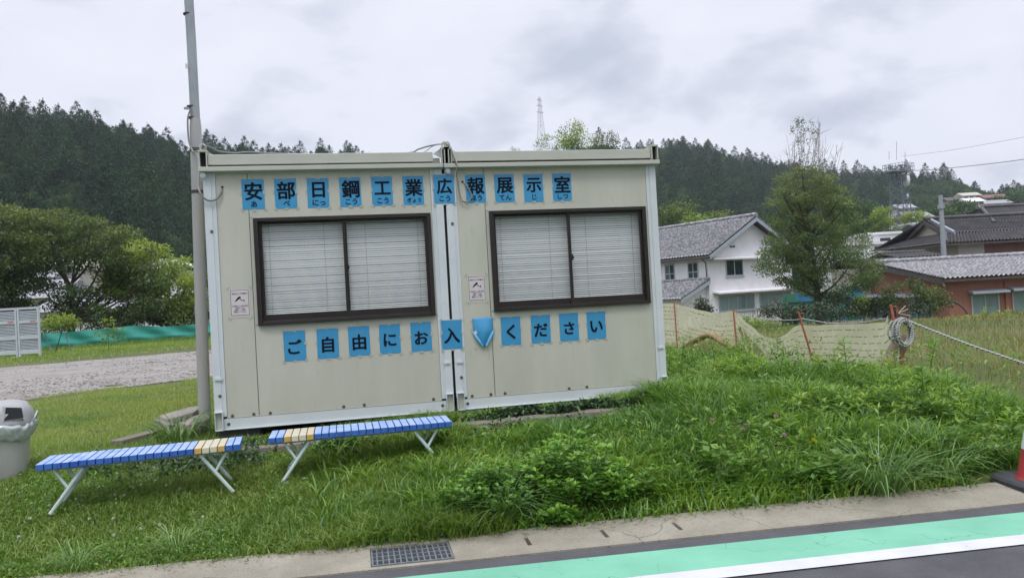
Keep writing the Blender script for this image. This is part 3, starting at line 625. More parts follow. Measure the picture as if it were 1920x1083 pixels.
B = MB(); disc(B, (2.528, -.0005, 2.345), .017, .003, 14); disc(B, (2.528, -.0035, 2.345), .012, .001, 12, 1); tag(B.build('cable_grommet', [MT['cablew'], MT['black']]), 'round cable entry beside the 報 sheet', 'grommet')
# ------------------------------------------------------------------ benches
def bench(pnear0, pfar0, pnear1, pfar1, zt, mirror, label):
    A, Bf, D, E = [np.asarray(p) for p in (pnear0, pfar0, pnear1, pfar1)]
    o = (A+Bf+D+E)/4; root = empty('slat_bench', label, 'bench', (o[0], o[1], zt-.34), 0, 'blue slat benches')
    U = ((D+E)-(A+Bf))/2; Ln = np.linalg.norm(U); U /= Ln; Vv = np.array([-U[1], U[0], 0]); depth = .36; Up = np.cross(U, Vv); Up *= np.sign(Up[2])
    n = 25; pitch = Ln/n; bw = pitch-.006; base = np.array([0, 0, .34])-U*Ln/2-Vv*depth/2
    secs = {}
    pat = {19: 2, 20: 1, 21: 1, 22: 2}
    for i in range(n):
        k = pat.get(n-1-i if mirror else i, 0)
        key = (k, 0 if (n-1-i if mirror else i) <= 20 else 1); B = secs.setdefault(key if k != 1 else (1, 0), MB()); j = rng.normal(0, .0012)
        B.obox(base+U*(pitch*i+.003)+Vv*j-Up*.045+Up*rng.normal(0, .0006), U*bw, Vv*depth, Up*.045)
    for key, q in secs.items():
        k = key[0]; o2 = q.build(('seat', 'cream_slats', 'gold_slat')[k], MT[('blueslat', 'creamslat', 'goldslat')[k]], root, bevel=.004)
        if k: o2['label'] = ('', 'cream slats', 'gold sided slat')[k]
    B = MB()
    for v in (.05, depth-.08): B.obox(base+U*.012+Vv*v-Up*.062, U*(Ln-.024), Vv*.03, Up*.016)
    B.build('rail', MT['steel'], root)
    zleg = -.03
    for sgn, frac in ((1, .20), (-1, .80)):
        for v in (.05, depth-.05):
            top = base+U*Ln*frac*1.0+Vv*v-Up*.06+U*.02*sgn; bot = base+U*(Ln*frac-sgn*.205)+Vv*v; bot[2] = zleg
            B = MB(); B.tube([top, top+(bot-top)*.08, bot], .0145, 10); lg = B.build('leg', MT['leg'], root)
            B = MB(); B.tube([bot+(top-bot)*.05, bot], .0165, 10); B.build('foot_cap', MT['post'], lg)
            t2 = base+U*(Ln*frac-sgn*.17)+Vv*v-Up*.06; m2 = top+(bot-top)*.46
            B = MB(); B.tube([t2, m2], .011, 8); B.build('brace', MT['leg'], root)
        mid = [base+U*(Ln*frac+sgn*.02-sgn*.225*.46)+Vv*v for v in (.05, depth-.05)]
        for q in mid: q[2] = .34-.06+(zleg-.28)*.46
        B = MB(); B.tube(mid, .009, 8); B.build('crossbar', MT['leg'], root)
    return root
ZB = .12
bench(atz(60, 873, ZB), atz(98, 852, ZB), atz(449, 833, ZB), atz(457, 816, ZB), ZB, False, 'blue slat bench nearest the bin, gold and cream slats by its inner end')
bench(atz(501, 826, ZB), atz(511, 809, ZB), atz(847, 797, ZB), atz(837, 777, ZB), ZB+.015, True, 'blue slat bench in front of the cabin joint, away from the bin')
# ------------------------------------------------------------------ bin
bx, by = -1.68, -.55
bz = float(gz(bx, by))-.02
bn = empty('litter_bin', 'grey litter bin with domed lid and clear bag, standing at the bench end', 'bin', (bx, by, bz), R_(14)); bn.scale = (.98, .98, .84)
def sq(rx, ry, z, n=36, e=4.): return [(rx*np.sign(math.cos(a))*abs(math.cos(a))**(2/e), ry*np.sign(math.sin(a))*abs(math.sin(a))**(2/e), z) for a in np.linspace(0, 2*math.pi, n+1)[:-1]]
B = MB(); B.loft([sq(.245, .215, 0), sq(.25, .22, .02), sq(.275, .245, .54)]); B.build('body', MT['binbody'], bn)
lid = MB(); lid.loft([sq(.30, .265, .525), sq(.31, .275, .535), sq(.31, .275, .57), sq(.295, .26, .66), sq(.25, .225, .735), sq(.17, .16, .76), sq(.06, .06, .765)]); lo = lid.build('lid', MT['binlid'], bn)
B = MB(); B.poly([(.13, -.268, .60), (.262, -.256, .605), (.25, -.236, .705), (.142, -.242, .725)], (0, .03, 0)); B.build('opening', MT['black'], lo)
B = MB(); B.poly([(.118, -.272, .592), (.275, -.256, .598), (.262, -.262, .606), (.13, -.274, .60)], (0, .03, 0)); B.poly([(.118, -.272, .592), (.13, -.274, .60), (.143, -.249, .726), (.125, -.245, .74)], (0, .02, 0)); B.build('opening_rim', MT['binlid'], lo)
bagm = leafmat('clear_bag', (.46, .50, .50), (.66, .70, .70), .35, gloss=.18, rough=.25)
rings = []; n = 110
for k, (z, s_) in enumerate(((.548, .296), (.535, .318), (.515, .326), (.49, .322), (.465, .316), (.44, .310), (.42, .304), (.405, .300), (.39, .291))):
    rings.append([(p[0]*(1+.012*math.sin(i*.9+k*.8)+rng.normal(0, .007)), p[1]*(1+.012*math.sin(i*.7+k)+rng.normal(0, .007)), z+.010*math.sin(i*.31)+.008*math.sin(i*.83)+rng.normal(0, .002)) for i, p in enumerate(sq(s_, s_*.9, z, n))])
V = np.array([p for q in rings for p in q]); Q = np.array([(i*n+j, i*n+(j+1) % n, (i+1)*n+(j+1) % n, (i+1)*n+j) for i in range(len(rings)-1) for j in range(n)])
npmesh('bag', V, Q, tint=rng.uniform(0, 1, len(V)), mats=bagm, parent=bn)
B = MB(); B.tube(smooth_path([(.30, -.12, .52), (.335, -.1, .60), (.345, -.06, .64), (.325, -.02, .56)], 4), [.01]*13, 6); B.build('bag_ear', bagm, bn)
# ------------------------------------------------------------------ timbers and stones
def timber(a, b, wd, h, label, ztop, name='timber', mt='timber', group=None):
    a = np.array([a[0], a[1], 0.]); b = np.array([b[0], b[1], 0.]); d = b-a; Ln = np.linalg.norm(d)
    B = MB(); n = 10; w2 = wd/2
    B.box((0, -w2, -h), (Ln, w2, 0))
    o = B.build(name, MT[mt], None, bevel=.012); o.location = (a[0], a[1], ztop); o.rotation_euler = (R_(random.uniform(-2, 2)), 0, math.atan2(d[1], d[0])); return tag(o, label, 'timber', group)
timber((2.12, -.62), (4.25, -.44), .17, .13, 'long weathered timber sleeper lying under the vines by the cabin', -.045)
timber((2.05, -.36), (3.2, -.30), .14, .10, 'short weathered timber behind the long sleeper', -.06)
timber((-.30, -.62), (.62, -.70), .15, .10, 'weathered timber lying behind the bench nearest the bin', -.07)
timber((.64, -.74), (2.05, -.62), .15, .12, 'weathered timber lying behind the bench at the cabin joint', -.06)
timber((-.95, .22), (-.45, 1.25), .15, .08, 'grey plank lying beside the grass tuft near the pole', -.045)
for k, (px, py, r, lb) in enumerate(((340, 783, .20, 'large flat pale stone at the foot of the pole'), (368, 797, .17, 'flat brown stone leaning against the pole foot'), (313, 800, .15, 'pale broken slab in the grass tuft near the pole'))):
    c = aty(px, py, [.62, .40, .55][k]); B = MB(); n = 9; ring = [(r*(1+.25*rng.normal())*math.cos(a), r*.6*(1+.2*rng.normal())*math.sin(a), 0) for a in np.linspace(0, 2*math.pi, n+1)[:-1]]
    B.poly(ring, (.01, .01, .06)); o = B.build('flat_stone', MT['stone'], None, bevel=.01); o.location = c; o.rotation_euler = (R_(12), R_(-8), k); tag(o, lb, 'stone')
# ------------------------------------------------------------------ traffic cone
cx, cy = 6.145, -3.185
cn = empty('traffic_cone', 'red traffic cone with white band on a dark rubber base', 'cone', (cx, cy, ROADZ+.02), R_(-6))
B = MB(); B.loft([sq(.275, .275, 0, 40, 5), sq(.275, .275, .035, 40, 5), sq(.255, .255, .052, 40, 5)], smooth=False); B.build('base', MT['rubber'], cn)
def ring(r, z, n=28): return [(r*math.cos(a), r*math.sin(a), z) for a in np.linspace(0, 2*math.pi, n+1)[:-1]]
def cr(z): return .175-(z-.05)*.19
B = MB(); B.loft([ring(.19, .0525), ring(cr(.08), .07), ring(cr(.265), .265)], caps=False); B.loft([ring(cr(.40), .40), ring(cr(.52), .52)], caps=False); B.loft([ring(cr(.64), .64), ring(cr(.7), .7), ring(.02, .705)]); B.build('body', MT['conered'], cn)
for a, b in ((.265, .40), (.52, .64)):
    B = MB(); B.loft([ring(cr(a)+.002, a), ring(cr(b)+.002, b)], caps=False); B.build('white_band', MT['conewhite'], cn)
# ------------------------------------------------------------------ gravel lot, turquoise mesh fence and louvre fence
pts = []
NA, NB, FA, FB = (-4.16, 5.54), (-1.61, 7.44), (-8.51, 16.02), (-3.77, 18.64)
def lerp2(a, b, t): return (a[0]+(b[0]-a[0])*t, a[1]+(b[1]-a[1])*t)
for t in np.linspace(-2.2, 1.8, 60): p = lerp2(NA, NB, t); pts.append((p[0], p[1]+.9*(fbm(p[0], p[1], 1.1, 9)-.5), float(gz(*p))+.008))
for t in np.linspace(1.6, -1.8, 60): p = lerp2(FA, FB, t); pts.append((p[0], p[1]+1.0*(fbm(p[0], p[1], .8, 11)-.5), float(gz(*p))+.008))
B = MB(); B.add(pts, [tuple(range(len(pts)))]); struct(B.build('gravel_lot', MT['gravel']))
n = 9000; u = rng.uniform(-1.6, 1.4, n); v = rng.beta(.8, 1.3, n)
P = np.array([lerp2(lerp2(NA, NB, a), lerp2(FA, FB, a), b) for a, b in zip(u, v)]); s = rng.uniform(.006, .020, n)*(1+1.4*rng.random(n)**8)
V = []; oct_ = np.array([[1, 0, 0], [0, 1, 0], [-1, 0, 0], [0, -1, 0], [0, 0, .75], [0, 0, -.3]])
V = (P[:, None, :]*0+0) if False else None
zz = gz(P[:, 0], P[:, 1])+.01
V = np.stack([np.concatenate([P, zz[:, None]], 1)[i]+oct_*s[i]*rng.uniform(.6, 1.3, (6, 3)) for i in range(n)]).reshape(-1, 3)
T = (np.arange(n)*6)[:, None, None]+np.array([[0, 1, 4], [1, 2, 4], [2, 3, 4], [3, 0, 4], [1, 0, 5], [2, 1, 5], [3, 2, 5], [0, 3, 5]])[None]
stm = leafmat('loose_stone', (.22, .205, .19), (.36, .335, .305), 0., gloss=.02)
struct(npmesh('gravel', V, None, T.reshape(-1, 3), np.repeat(rng.random(n), 6), stm), 'stuff')
# turquoise mesh fence
mesh_top = [(60, 625.5), (100, 624), (175, 618), (252, 610), (310, 612), (340, 610), (372, 606.5), (430, 603), (520, 598)]
f0, f1 = np.array([-12.2, 26.5]), np.array([-1.0, 35.5])
def onfence(px):                                      # foot of the fence seen at this column
    d = ray(px, 620); dv = f1-f0; A = np.array([[d[0], -dv[0]], [d[1], -dv[1]]]); t = np.linalg.solve(A, f0-CAM[:2]); return CAM[0]+d[0]*t[0], CAM[1]+d[1]*t[0], t[0]
MT['netgreen'] = mat('turquoise_mesh', (.035, .30, .24), .6, (.05, .36, .29), 1.2, stretch=(1, 1, .2), bump=.3, bscale=9)
nf = empty('mesh_fence', 'long turquoise mesh fence behind the gravel lot', 'fence', (0, 0, 0))
xs = np.linspace(60, 520, 120); vs = []; fs = []; nr = 8
for i, px in enumerate(xs):
    top = np.interp(px, [p[0] for p in mesh_top], [p[1] for p in mesh_top]); fx, fy, t = onfence(px); zt_ = CAM[2]+ray(px, top)[2]*t; zb_ = float(gz(fx, fy))-.05
    for j in range(nr+1):
        w_ = .06*math.sin(i*.35+j*.8)*(1-abs(j/nr-.5)) + (.07 if j == 3 else 0); vs.append((fx+w_*.5, fy-w_, zb_+(zt_-zb_)*j/nr))
for i in range(len(xs)-1):
    for j in range(nr): k = i*(nr+1)+j; fs.append((k, k+nr+1, k+nr+2, k+1))
B = MB(); B.add(vs, fs, 0, True); B.build('netting', MT['netgreen'], nf)
for px in (100, 175, 252, 325, 400, 470):
    top = np.interp(px, [p[0] for p in mesh_top], [p[1] for p in mesh_top]); fx, fy, t = onfence(px); B = MB(); B.tube([(fx, fy+.1, float(gz(fx, fy))-.2), (fx, fy+.1, CAM[2]+ray(px, top-2)[2]*t)], .02, 6); B.build('post', MT['steel'], nf)
# grey louvre screens
L1 = np.array(atz(80, 668, -.12)); L0 = np.array(atz(-46, 675, -.12)); L1[2] = L0[2] = float(gz(L1[0], L1[1])); du = (L1-L0)/np.linalg.norm(L1-L0); Ltot = np.linalg.norm(L1-L0); nrm = np.array([du[1], -du[0], 0])
hL = (aty(80, 574, L1[1])[2]-L1[2])
for k in range(3):
    b0 = L0+du*Ltot*k/3; ln = Ltot/3-.03
    lb = ['louvre screen beside the turquoise mesh fence', 'louvre screen second from the mesh fence', 'louvre screen farthest from the mesh fence'][2-k]
    r = empty('louvre_screen', 'tall pale grey '+lb, 'screen', b0, 0, 'grey louvre screens')
    F = MB()
    for s in (0, ln-.06): F.obox(du*s, du*.06, nrm*.08, (0, 0, hL))
    for z in (.12, hL*.36, hL*.68, hL-.08): F.obox(du*.06+np.array([0, 0, z]), du*(ln-.12), nrm*.07, (0, 0, .12 if z < hL-.1 else .08))
    F.obox(du*.02-nrm*.35, du*.1, nrm*.9, (0, 0, .05))
    F.build('frame', MT['louvre'], r)
    S = MB(); S.obox(du*.061+np.array([0, 0, .2])-nrm*.02, du*(ln-.122), nrm*.01, (0, 0, hL-.3)); S.build('gap_shade', MT['pane_dark'], r)  # dark sheet added behind the louvres to put shade in their gaps
    S = MB(); m = 27
    for i in range(m):
        z = .26+(hL-.36)*i/m
        S.obox(du*.0605+np.array([0, 0, z])+nrm*.005, du*(ln-.121), nrm*.045+np.array([0, 0, -.02]), (0, 0, .022))
    S.build('louvres', MT['louvre'], r)
    if k in (1, 2):
        B = MB(); B.obox(du*(ln-.32)+nrm*.072+np.array([0, 0, hL*.68+.04]), du*.2, nrm*.004, (0, 0, .05)); B.build('red_tag', mat('red_tag', (.55, .18, .18), .6), r)
B = MB(); q = np.array(atz(100, 662, -.12)); hh = .95
for s in (-.35, .35):
    B.tube([q+[s-.25, -.1, 0], q+[s, .1, hh], q+[s+.38, -.2, 0]], .025, 6)
B.tube([q+[-1.6, .1, hh], q+[.0, .1, hh]], .025, 6); tag(B.build('barricade_stand', MT['pane_dark']), 'dark A-shaped barricade stand in front of the turquoise mesh', 'stand')
# ------------------------------------------------------------------ yellowish net fence, stakes, rope
def gp_(px, py):                                      # ground point under a pixel, on the sloping field
    z = -.15
    for _ in range(12): p = atz(px, py, z); z = .5*z+.5*float(gz(p[0], p[1]))
    return np.array([p[0], p[1], float(gz(p[0], p[1]))])
def stake_pts(bpx, bpy, tpx, tpy):
    b_ = gp_(bpx, bpy); t_ = aty(tpx, tpy, b_[1]); return b_, t_
ST = [(1270, 652, 1264, 566), (1383, 668, 1375, 580), (1529, 692, 1497, 585), (1699, 722, 1670, 571)]
slb = ['orange stake nearest the cabin in the net fence', 'short orange stake under the torn end of the net', 'leaning orange stake between torn net and rope coil', 'orange stake carrying the coiled rope']
SP = []
for k, s in enumerate(ST):
    b_, t_ = stake_pts(*s); SP.append((b_, t_)); st = empty('orange_stake', slb[k], 'stake', b_, 0, 'orange stakes of the net fence')
    B = MB(); d = t_-b_; B.tube([-.25*d/np.linalg.norm(d), d], .014, 10); B.build('rod', MT['stake'], st)
    for f in (.94, .32):
        c = d*f; B = MB(); B.tube([c+[.012, -.012, .03], c+[.045, -.02, .035], c+[.06, -.02, .0], c+[.045, -.02, -.035]], .0055, 6); B.build('hook', MT['stake'], st)
def netmat(name, col, c2, px, pz, open_, al):
    m = bpy.data.materials.new(name); m.use_nodes = True; t = m.node_tree; t.nodes.clear()
    o = t.nodes.new('ShaderNodeOutputMaterial'); d = t.nodes.new('ShaderNodeBsdfDiffuse'); tl = t.nodes.new('ShaderNodeBsdfTranslucent'); tr = t.nodes.new('ShaderNodeBsdfTransparent')
    uv = t.nodes.new('ShaderNodeUVMap'); sp = t.nodes.new('ShaderNodeSeparateXYZ'); t.links.new(uv.outputs[0], sp.inputs[0])
    row = math_node(t, 'FLOOR', math_node(t, 'MULTIPLY', sp.outputs[1], pz))
    fz = math_node(t, 'FRACT', math_node(t, 'MULTIPLY', sp.outputs[1], pz)); fx = math_node(t, 'FRACT', math_node(t, 'ADD', math_node(t, 'MULTIPLY', sp.outputs[0], px), math_node(t, 'MULTIPLY', row, .5)))
    slit = math_node(t, 'MULTIPLY', math_node(t, 'LESS_THAN', fz, open_), math_node(t, 'LESS_THAN', fx, .74))
    n = t.nodes.new('ShaderNodeTexNoise'); n.inputs['Scale'].default_value = 5; t.links.new(uv.outputs[0], n.inputs['Vector'])
    slit = math_node(t, 'MULTIPLY', slit, math_node(t, 'GREATER_THAN', n.outputs[0], .40))
    f = math_node(t, 'MAXIMUM', slit, al)
    t.links.new(ramp(t, n.outputs[0], [(.35, col), (.7, c2)]), d.inputs[0]); t.links.new(ramp(t, n.outputs[0], [(.35, col), (.7, c2)]), tl.inputs[0])
    m1 = t.nodes.new('ShaderNodeMixShader'); m1.inputs[0].default_value = .35; t.links.new(d.outputs[0], m1.inputs[1]); t.links.new(tl.outputs[0], m1.inputs[2])
    m2 = t.nodes.new('ShaderNodeMixShader'); t.links.new(f, m2.inputs[0]); t.links.new(m1.outputs[0], m2.inputs[1]); t.links.new(tr.outputs[0], m2.inputs[2]); t.links.new(m2.outputs[0], o.inputs[0]); return m
MT['net'] = netmat('pale_net', (.74, .71, .50), (.84, .81, .62), 7, 12, .15, .02)
# top and bottom edge of the net by column, at the depth of the stake line
colx = [1232, 1264, 1300, 1330, 1345, 1375, 1384, 1400, 1420, 1440, 1460, 1497, 1530, 1575, 1620, 1660, 1668]
topy = [569, 569, 578, 585, 587, 583, 588, 603, 622, 633, 634, 609, 610, 607, 607, 604, 590]
boty = [668, 660, 648, 632, 636, 652, 640, 660, 676, 690, 703, 722, 722, 718, 716, 716, 716]
def depth_at(px):
    bx_ = [s[0] for s in ST]; P_ = [p[0] for p in SP]
    k = 0 if px < ST[1][0] else 1 if px < ST[2][0] else 2
    a, b_ = P_[k][:2], P_[k+1][:2]; d = ray(px, 620); dv = b_-a; A = np.array([[d[0], -dv[0]], [d[1], -dv[1]]]); t = np.linalg.solve(A, a-CAM[:2]); return t[0]
xs = np.arange(1232, 1668.5, 2.2); nr = 22; vs = []; fs = []; uvs = []; acc = 0; prev = None; keep = []
for i, px in enumerate(xs):
    t = depth_at(px); tp = CAM+ray(px, np.interp(px, colx, topy))*t; bt = CAM+ray(px, np.interp(px, colx, boty)+4*math.sin(px*.31))*t; bt[0] = tp[0]; bt[1] = tp[1]
    if prev is not None: acc += np.linalg.norm(tp[:2]-prev[:2])
    prev = tp
    for j in range(nr+1):
        f = j/nr; w_ = .05*math.sin(px*.075+f*3)*math.sin(math.pi*f)+.02*math.sin(px*.21+f*7); p = tp+(bt-tp)*f; vs.append((p[0]+.3*w_, p[1]-w_, p[2])); uvs.append((acc, -f*np.linalg.norm(tp-bt)))
for i in range(len(xs)-1):
    for j in range(nr):
        px, f = xs[i], j/nr
        if 1386 < px < 1425 and (.30+.35*(px-1386)/39 < f < .9) and math.sin(px*.9+f*3)+math.sin(px*.37) > -.75: continue
        k = i*(nr+1)+j; fs.append((k, k+1, k+nr+2, k+nr+1))
me = bpy.data.meshes.new('netting'); me.from_pydata([tuple(map(float, v)) for v in vs], [], fs); me.materials.append(MT['net'])
ul = me.uv_layers.new(name='UVMap'); li = np.empty(len(me.loops), np.int32); me.loops.foreach_get('vertex_index', li); ul.data.foreach_set('uv', np.array(uvs, np.float32)[li].ravel()); me.polygons.foreach_set('use_smooth', np.ones(len(fs), bool))
o = bpy.data.objects.new('net_fence', me); C.objects.link(o); tag(o, 'torn yellowish slit netting sagging between the orange stakes', 'net')
MT['brownnet'] = mat('brown_net', (.30, .21, .10), .8, (.36, .27, .14), 8)
def pn(px, py, k=0.): t = depth_at(px); return CAM+ray(px, py)*t*(1-k)
B = MB(); hp = smooth_path([pn(1275, 655, .01), pn(1300, 640, .012), pn(1330, 628, .015), pn(1352, 640, .012), pn(1378, 653, .01)], 8); B.tube(hp, [.035+.03*abs(math.sin(i*1.1)) for i in range(len(hp))], 7)
tag(B.build('brown_hem', MT['brownnet']), 'brown bunched netting hanging below the fence near the cabin', 'netting')
# rope: two colour twist as a material
m = bpy.data.materials.new('twist_rope'); m.use_nodes = True; t = m.node_tree; p = t.nodes['Principled BSDF']; p.inputs['Roughness'].default_value = .8
wv = t.nodes.new('ShaderNodeTexWave'); wv.inputs['Scale'].default_value = 26; wv.wave_type = 'BANDS'; wv.bands_direction = 'DIAGONAL'; co = t.nodes.new('ShaderNodeTexCoord'); t.links.new(co.outputs['Object'], wv.inputs['Vector']); wv.inputs['Distortion'].default_value = 1.
t.links.new(ramp(t, wv.outputs['Fac'], [(.42, (.09, .10, .11)), (.52, (.62, .63, .60))]), p.inputs['Base Color']); MT['rope'] = m
def rope_thing(name, pts, r, label, n=10): B = MB(); B.tube(smooth_path(pts, n), r, 7); return tag(B.build(name, MT['rope']), label, 'rope')
t3 = SP[3][1]
rope_thing('rope', [pn(1386, 588), pn(1430, 598, .01), pn(1480, 600, .01), pn(1503, 598, .01)], .008, 'black and white rope strung across the torn gap of the net')
rope_thing('rope', [pn(1503, 597, .01), pn(1560, 606, .01), pn(1610, 605, .01), pn(1660, 597, .01)], .008, 'black and white rope along the net top to the coil')
e0 = aty(1700, 600, t3[1]); rope_thing('rope', [e0, (e0+aty(1925, 683, t3[1]-.9))/2-[0, 0, .015], aty(1925, 683, t3[1]-.9), aty(2060, 735, t3[1]-1.6), aty(2200, 850, t3[1]-2.2)], .012, 'black and white rope stretched from the coil to the roadside')
cc = aty(1690, 622, t3[1]-.03); B = MB(); pts = []
for i in range(170):
    a = i/170*2*math.pi*11; k = rng.normal(0, .004); pts.append(cc+np.array([.115*math.cos(a)*(1+.13*math.sin(i*.21))+.018*math.sin(i*.11)+k, -.02-.03*math.sin(i*.05)+.02*math.sin(a*.5), .145*math.sin(a)*(1+.10*math.cos(i*.17))-.01*math.cos(a)]))
B.tube(pts, .0095, 6)
tail = aty(1685, 645, t3[1]-.04); B.tube(smooth_path([tail, aty(1684, 672, t3[1]-.05), aty(1678, 690, t3[1]-.05), aty(1664, 702, t3[1]-.05)]), .009, 6); B.tube(smooth_path([aty(1695, 675, t3[1]-.03), aty(1699, 685, t3[1]-.03), aty(1698, 694, t3[1]-.03)]), .009, 6)
tag(B.build('rope_coil', MT['rope']), 'big coil of black and white rope hung on an orange stake', 'rope')
B = MB()
for e in ((1698, 573), (1703, 579), (1708, 592)): B.tube([aty(1684, 587, t3[1]-.05), aty(*e, t3[1]-.06)], .004, 5)
tag(B.build('rope_end', MT['cablew']), 'frayed pale strands sticking up from the rope coil', 'rope')
s0, s1 = aty(1655, 706, t3[1]+.05), aty(1694, 632, t3[1]+.12); B = MB(); ns = 14
rr = [.088, .092, .094, .093, .092, .090, .078, .090, .092, .092, .091, .090, .088, .08]
dv = s1-s0; B.tube([s0+dv*i/(ns-1)-[0, 0, .0] for i in range(ns)], rr, 18); sk = B.build('rolled_sheet', MT['sack']); tag(sk, 'brown rolled sheet leaning on the stake with the rope coil', 'roll')
# ------------------------------------------------------------------ grass (nobody could count it)
def scatter(n, x0, x1, y0, y1, mask=None):
    P = np.stack([rng.uniform(x0, x1, n), rng.uniform(y0, y1, n)], 1)
    if mask is not None: P = P[mask(P[:, 0], P[:, 1])]
    return P
def onground(P, dz=-.01): return np.concatenate([P, (gz(P[:, 0], P[:, 1])+dz)[:, None]], 1)
def inview(x, y, pad=60):
    d = np.stack([x, y, gz(x, y)+.1], 1)-CAM; z = d@CF; px = 960+FPX*(d@CR)/z; return (z > .3) & (px > -pad) & (px < 1920+pad)
def notcabin(x, y): return ~((x > -.06) & (x < W_+.02) & (y > -.02))
CONE = (6.145, -3.185)
def clear(x, y):                                      # kept free: bench feet are fine, timbers, bin, pole
    return notcabin(x, y) & ~((np.abs(x-CONE[0]) < .42) & (y < CONE[1]+.36)) & ~((np.abs(x-bx) < .24) & (np.abs(y-by) < .2)) & ~((y > -.80) & (y < -.35) & (x > .7) & (x < 4.2) & (vnoise(x, y, 6, 5) < .86))
def edge_thin(x, y, wdt=.12): t = y-yi(x); return (t > -.03+.10*(fbm(x, y, 5, 21)-.5)*2) & (rng.random(len(x)) < np.clip((t+.04)/(wdt+.14*sstep((np.asarray(x)-2.2)/.8)), .05, 1))
# short lawn on the bank by the benches, getting longer towards the middle
def lawn(n, x0, x1, y0, y1): return scatter(n, x0, x1, y0, y1, lambda x, y: inview(x, y) & clear(x, y) & edge_thin(x, y))
tall_k = lambda x: sstep((x-.1)/2.2)
P = lawn(150000, -2.9, 2.3, -2.9, -.1); x, y = P.T
hh = (.045+.06*fbm(x, y, 2.2, 31)+.16*tall_k(x)*(.4+.9*fbm(x, y, 1.7, 33)))*rng.uniform(.6, 1.35, len(x))
under = ((y > -1.7) & (y < -1.1)); hh = np.where(under & (x > -.8), hh*.8+.02, hh)
tint = np.clip(.62-.45*tall_k(x)*.3+.55*(fbm(x, y, 1.1, 35)-.5)*2*.6+rng.normal(0, .23, len(x)), 0, 1)
struct(blades('short_grass', onground(P), hh, rng.uniform(.006, .0115, len(x)), rng.uniform(.2, 1.1, len(x)), tint, LF['lawn'], 2, droop=.25), 'stuff')
# lush grass on the right of the bank
P = lawn(95000, 1.0, 7.2, -3.4, .4); x, y = P.T; k = rng.random(len(x)) < np.clip((x-1.0)/1.2, .12, 1); P = P[k]; x, y = P.T
hh = (.08+.30*fbm(x, y, 1.9, 41)+.10*sstep((x-2.5)/2.5))*rng.uniform(.55, 1.35, len(x)); hh *= .55+.45*sstep((y-yi(x))/.45); hh *= np.where((y > -1.15) & (x < 4.35), .62, 1)
struct(blades('tall_grass', onground(P), hh, rng.uniform(.008, .0165, len(x)), rng.uniform(.2, 1.1, len(x)), np.clip(.47+.8*(fbm(x, y, 1.3, 43)-.5)+.7*(vnoise(x, y, 9, 44)-.5)+rng.normal(0, .24, len(x)), 0, 1), LF['lush'], 3, droop=.3), 'stuff')
# rank grass and weeds between cabin, net and roadside
def net_line(x): return np.interp(x, LNX, LNY)
_l = sorted([tuple(p[0][:2]) for p in SP]+[tuple(gp_(1990, 800)[:2]), (4.0, SP[0][0][1]+1.0)]); _k = [(-5., 12.)]+[tuple(SP[0][0][:2]), tuple(SP[1][0][:2]), tuple(SP[2][0][:2]), tuple(SP[3][0][:2]), tuple(gp_(1830, 760)[:2]), tuple(gp_(1990, 800)[:2])]
LNX, LNY = [p[0] for p in _k], [p[1] for p in _k]
P = scatter(100000, 4.4, 11.5, -2.6, 8.5, lambda x, y: inview(x, y, 420) & notcabin(x, y) & (y < net_line(x)+.35)); P = P[(P[:, 0] > 4.78) | (P[:, 1] < -.5)]; x, y = P.T; D_ = np.hypot(x-1.4, y+7.7)
hh = (.06+.22*fbm(x, y, 1.1, 51)*(.45+.55*sstep((np.hypot(x-4.7, y+.2)-.1)/.9)))*rng.uniform(.55, 1.3, len(x))*(1-.25*sstep((D_-8)/4)); hh *= np.where(net_line(x)-y < .7, .7, 1)
struct(blades('rank_grass', onground(P), hh, rng.uniform(.009, .018, len(x))*(D_/8), rng.uniform(.2, 1.0, len(x)), np.clip(.50+.8*(fbm(x, y, .8, 53)-.5)+.7*(vnoise(x, y, 7, 54)-.5)+rng.normal(0, .24, len(x)), 0, 1), LF['lush'], 3, droop=.3), 'stuff')
# mown turf behind the benches up to the gravel
P = scatter(170000, -4.6, .3, -.4, 8.6, lambda x, y: inview(x, y) & clear(x, y) & (y < NA[1]+.745*(x-NA[0])+.6*(fbm(x, y, 1.1, 9)-.5)+.25) & (rng.random(len(x)) < 1.0-.45*sstep((y-2.6)/3.5)) & (fbm(x, y, 1.6, 61) < .70-.02*(y-3)))
x, y = P.T; struct(blades('mown_grass', onground(P), rng.uniform(.025, .065, len(x))*(1+.5*(y < 1.2)), rng.uniform(.005, .009, len(x))*(1+.05*np.maximum(y, 0)), rng.uniform(.3, 1.3, len(x)), np.clip(.78+.8*(fbm(x, y, .9, 63)-.5)+rng.normal(0, .14, len(x)), 0, 1), LF['lawn'], 1), 'stuff')
# verge along the turquoise fence
n = 45000; t = rng.random(n); base = f0[None]+(f1-f0)[None]*(t*1.15-.1)[:, None]; off = -rng.beta(.9, 2.2, n)*11; P = np.stack([base[:, 0]+.6*rng.normal(size=n)*0-off*.25, base[:, 1]+off-.15], 1)
far = FA[1]+.557*(P[:, 0]-FA[0]); P = P[(P[:, 1] > far-.25) & inview(P[:, 0], P[:, 1]) & (P[:, 0] < 1.5)]; x, y = P.T
dfence = np.abs((y-f0[1])-(x-f0[0])*(f1[1]-f0[1])/(f1[0]-f0[0])); hh = np.where(dfence < 2.2, rng.uniform(.10, .34, len(x))*(1-dfence/3.2), rng.uniform(.04, .11, len(x)))
struct(blades('verge_grass', onground(P), hh, rng.uniform(.02, .045, len(x)), rng.uniform(.2, .9, len(x)), np.clip(.75-.35*(dfence < 1.6)+.6*(fbm(x, y, .35, 73)-.5)+rng.normal(0, .12, len(x)), 0, 1), LF['lawn'], 1), 'stuff')
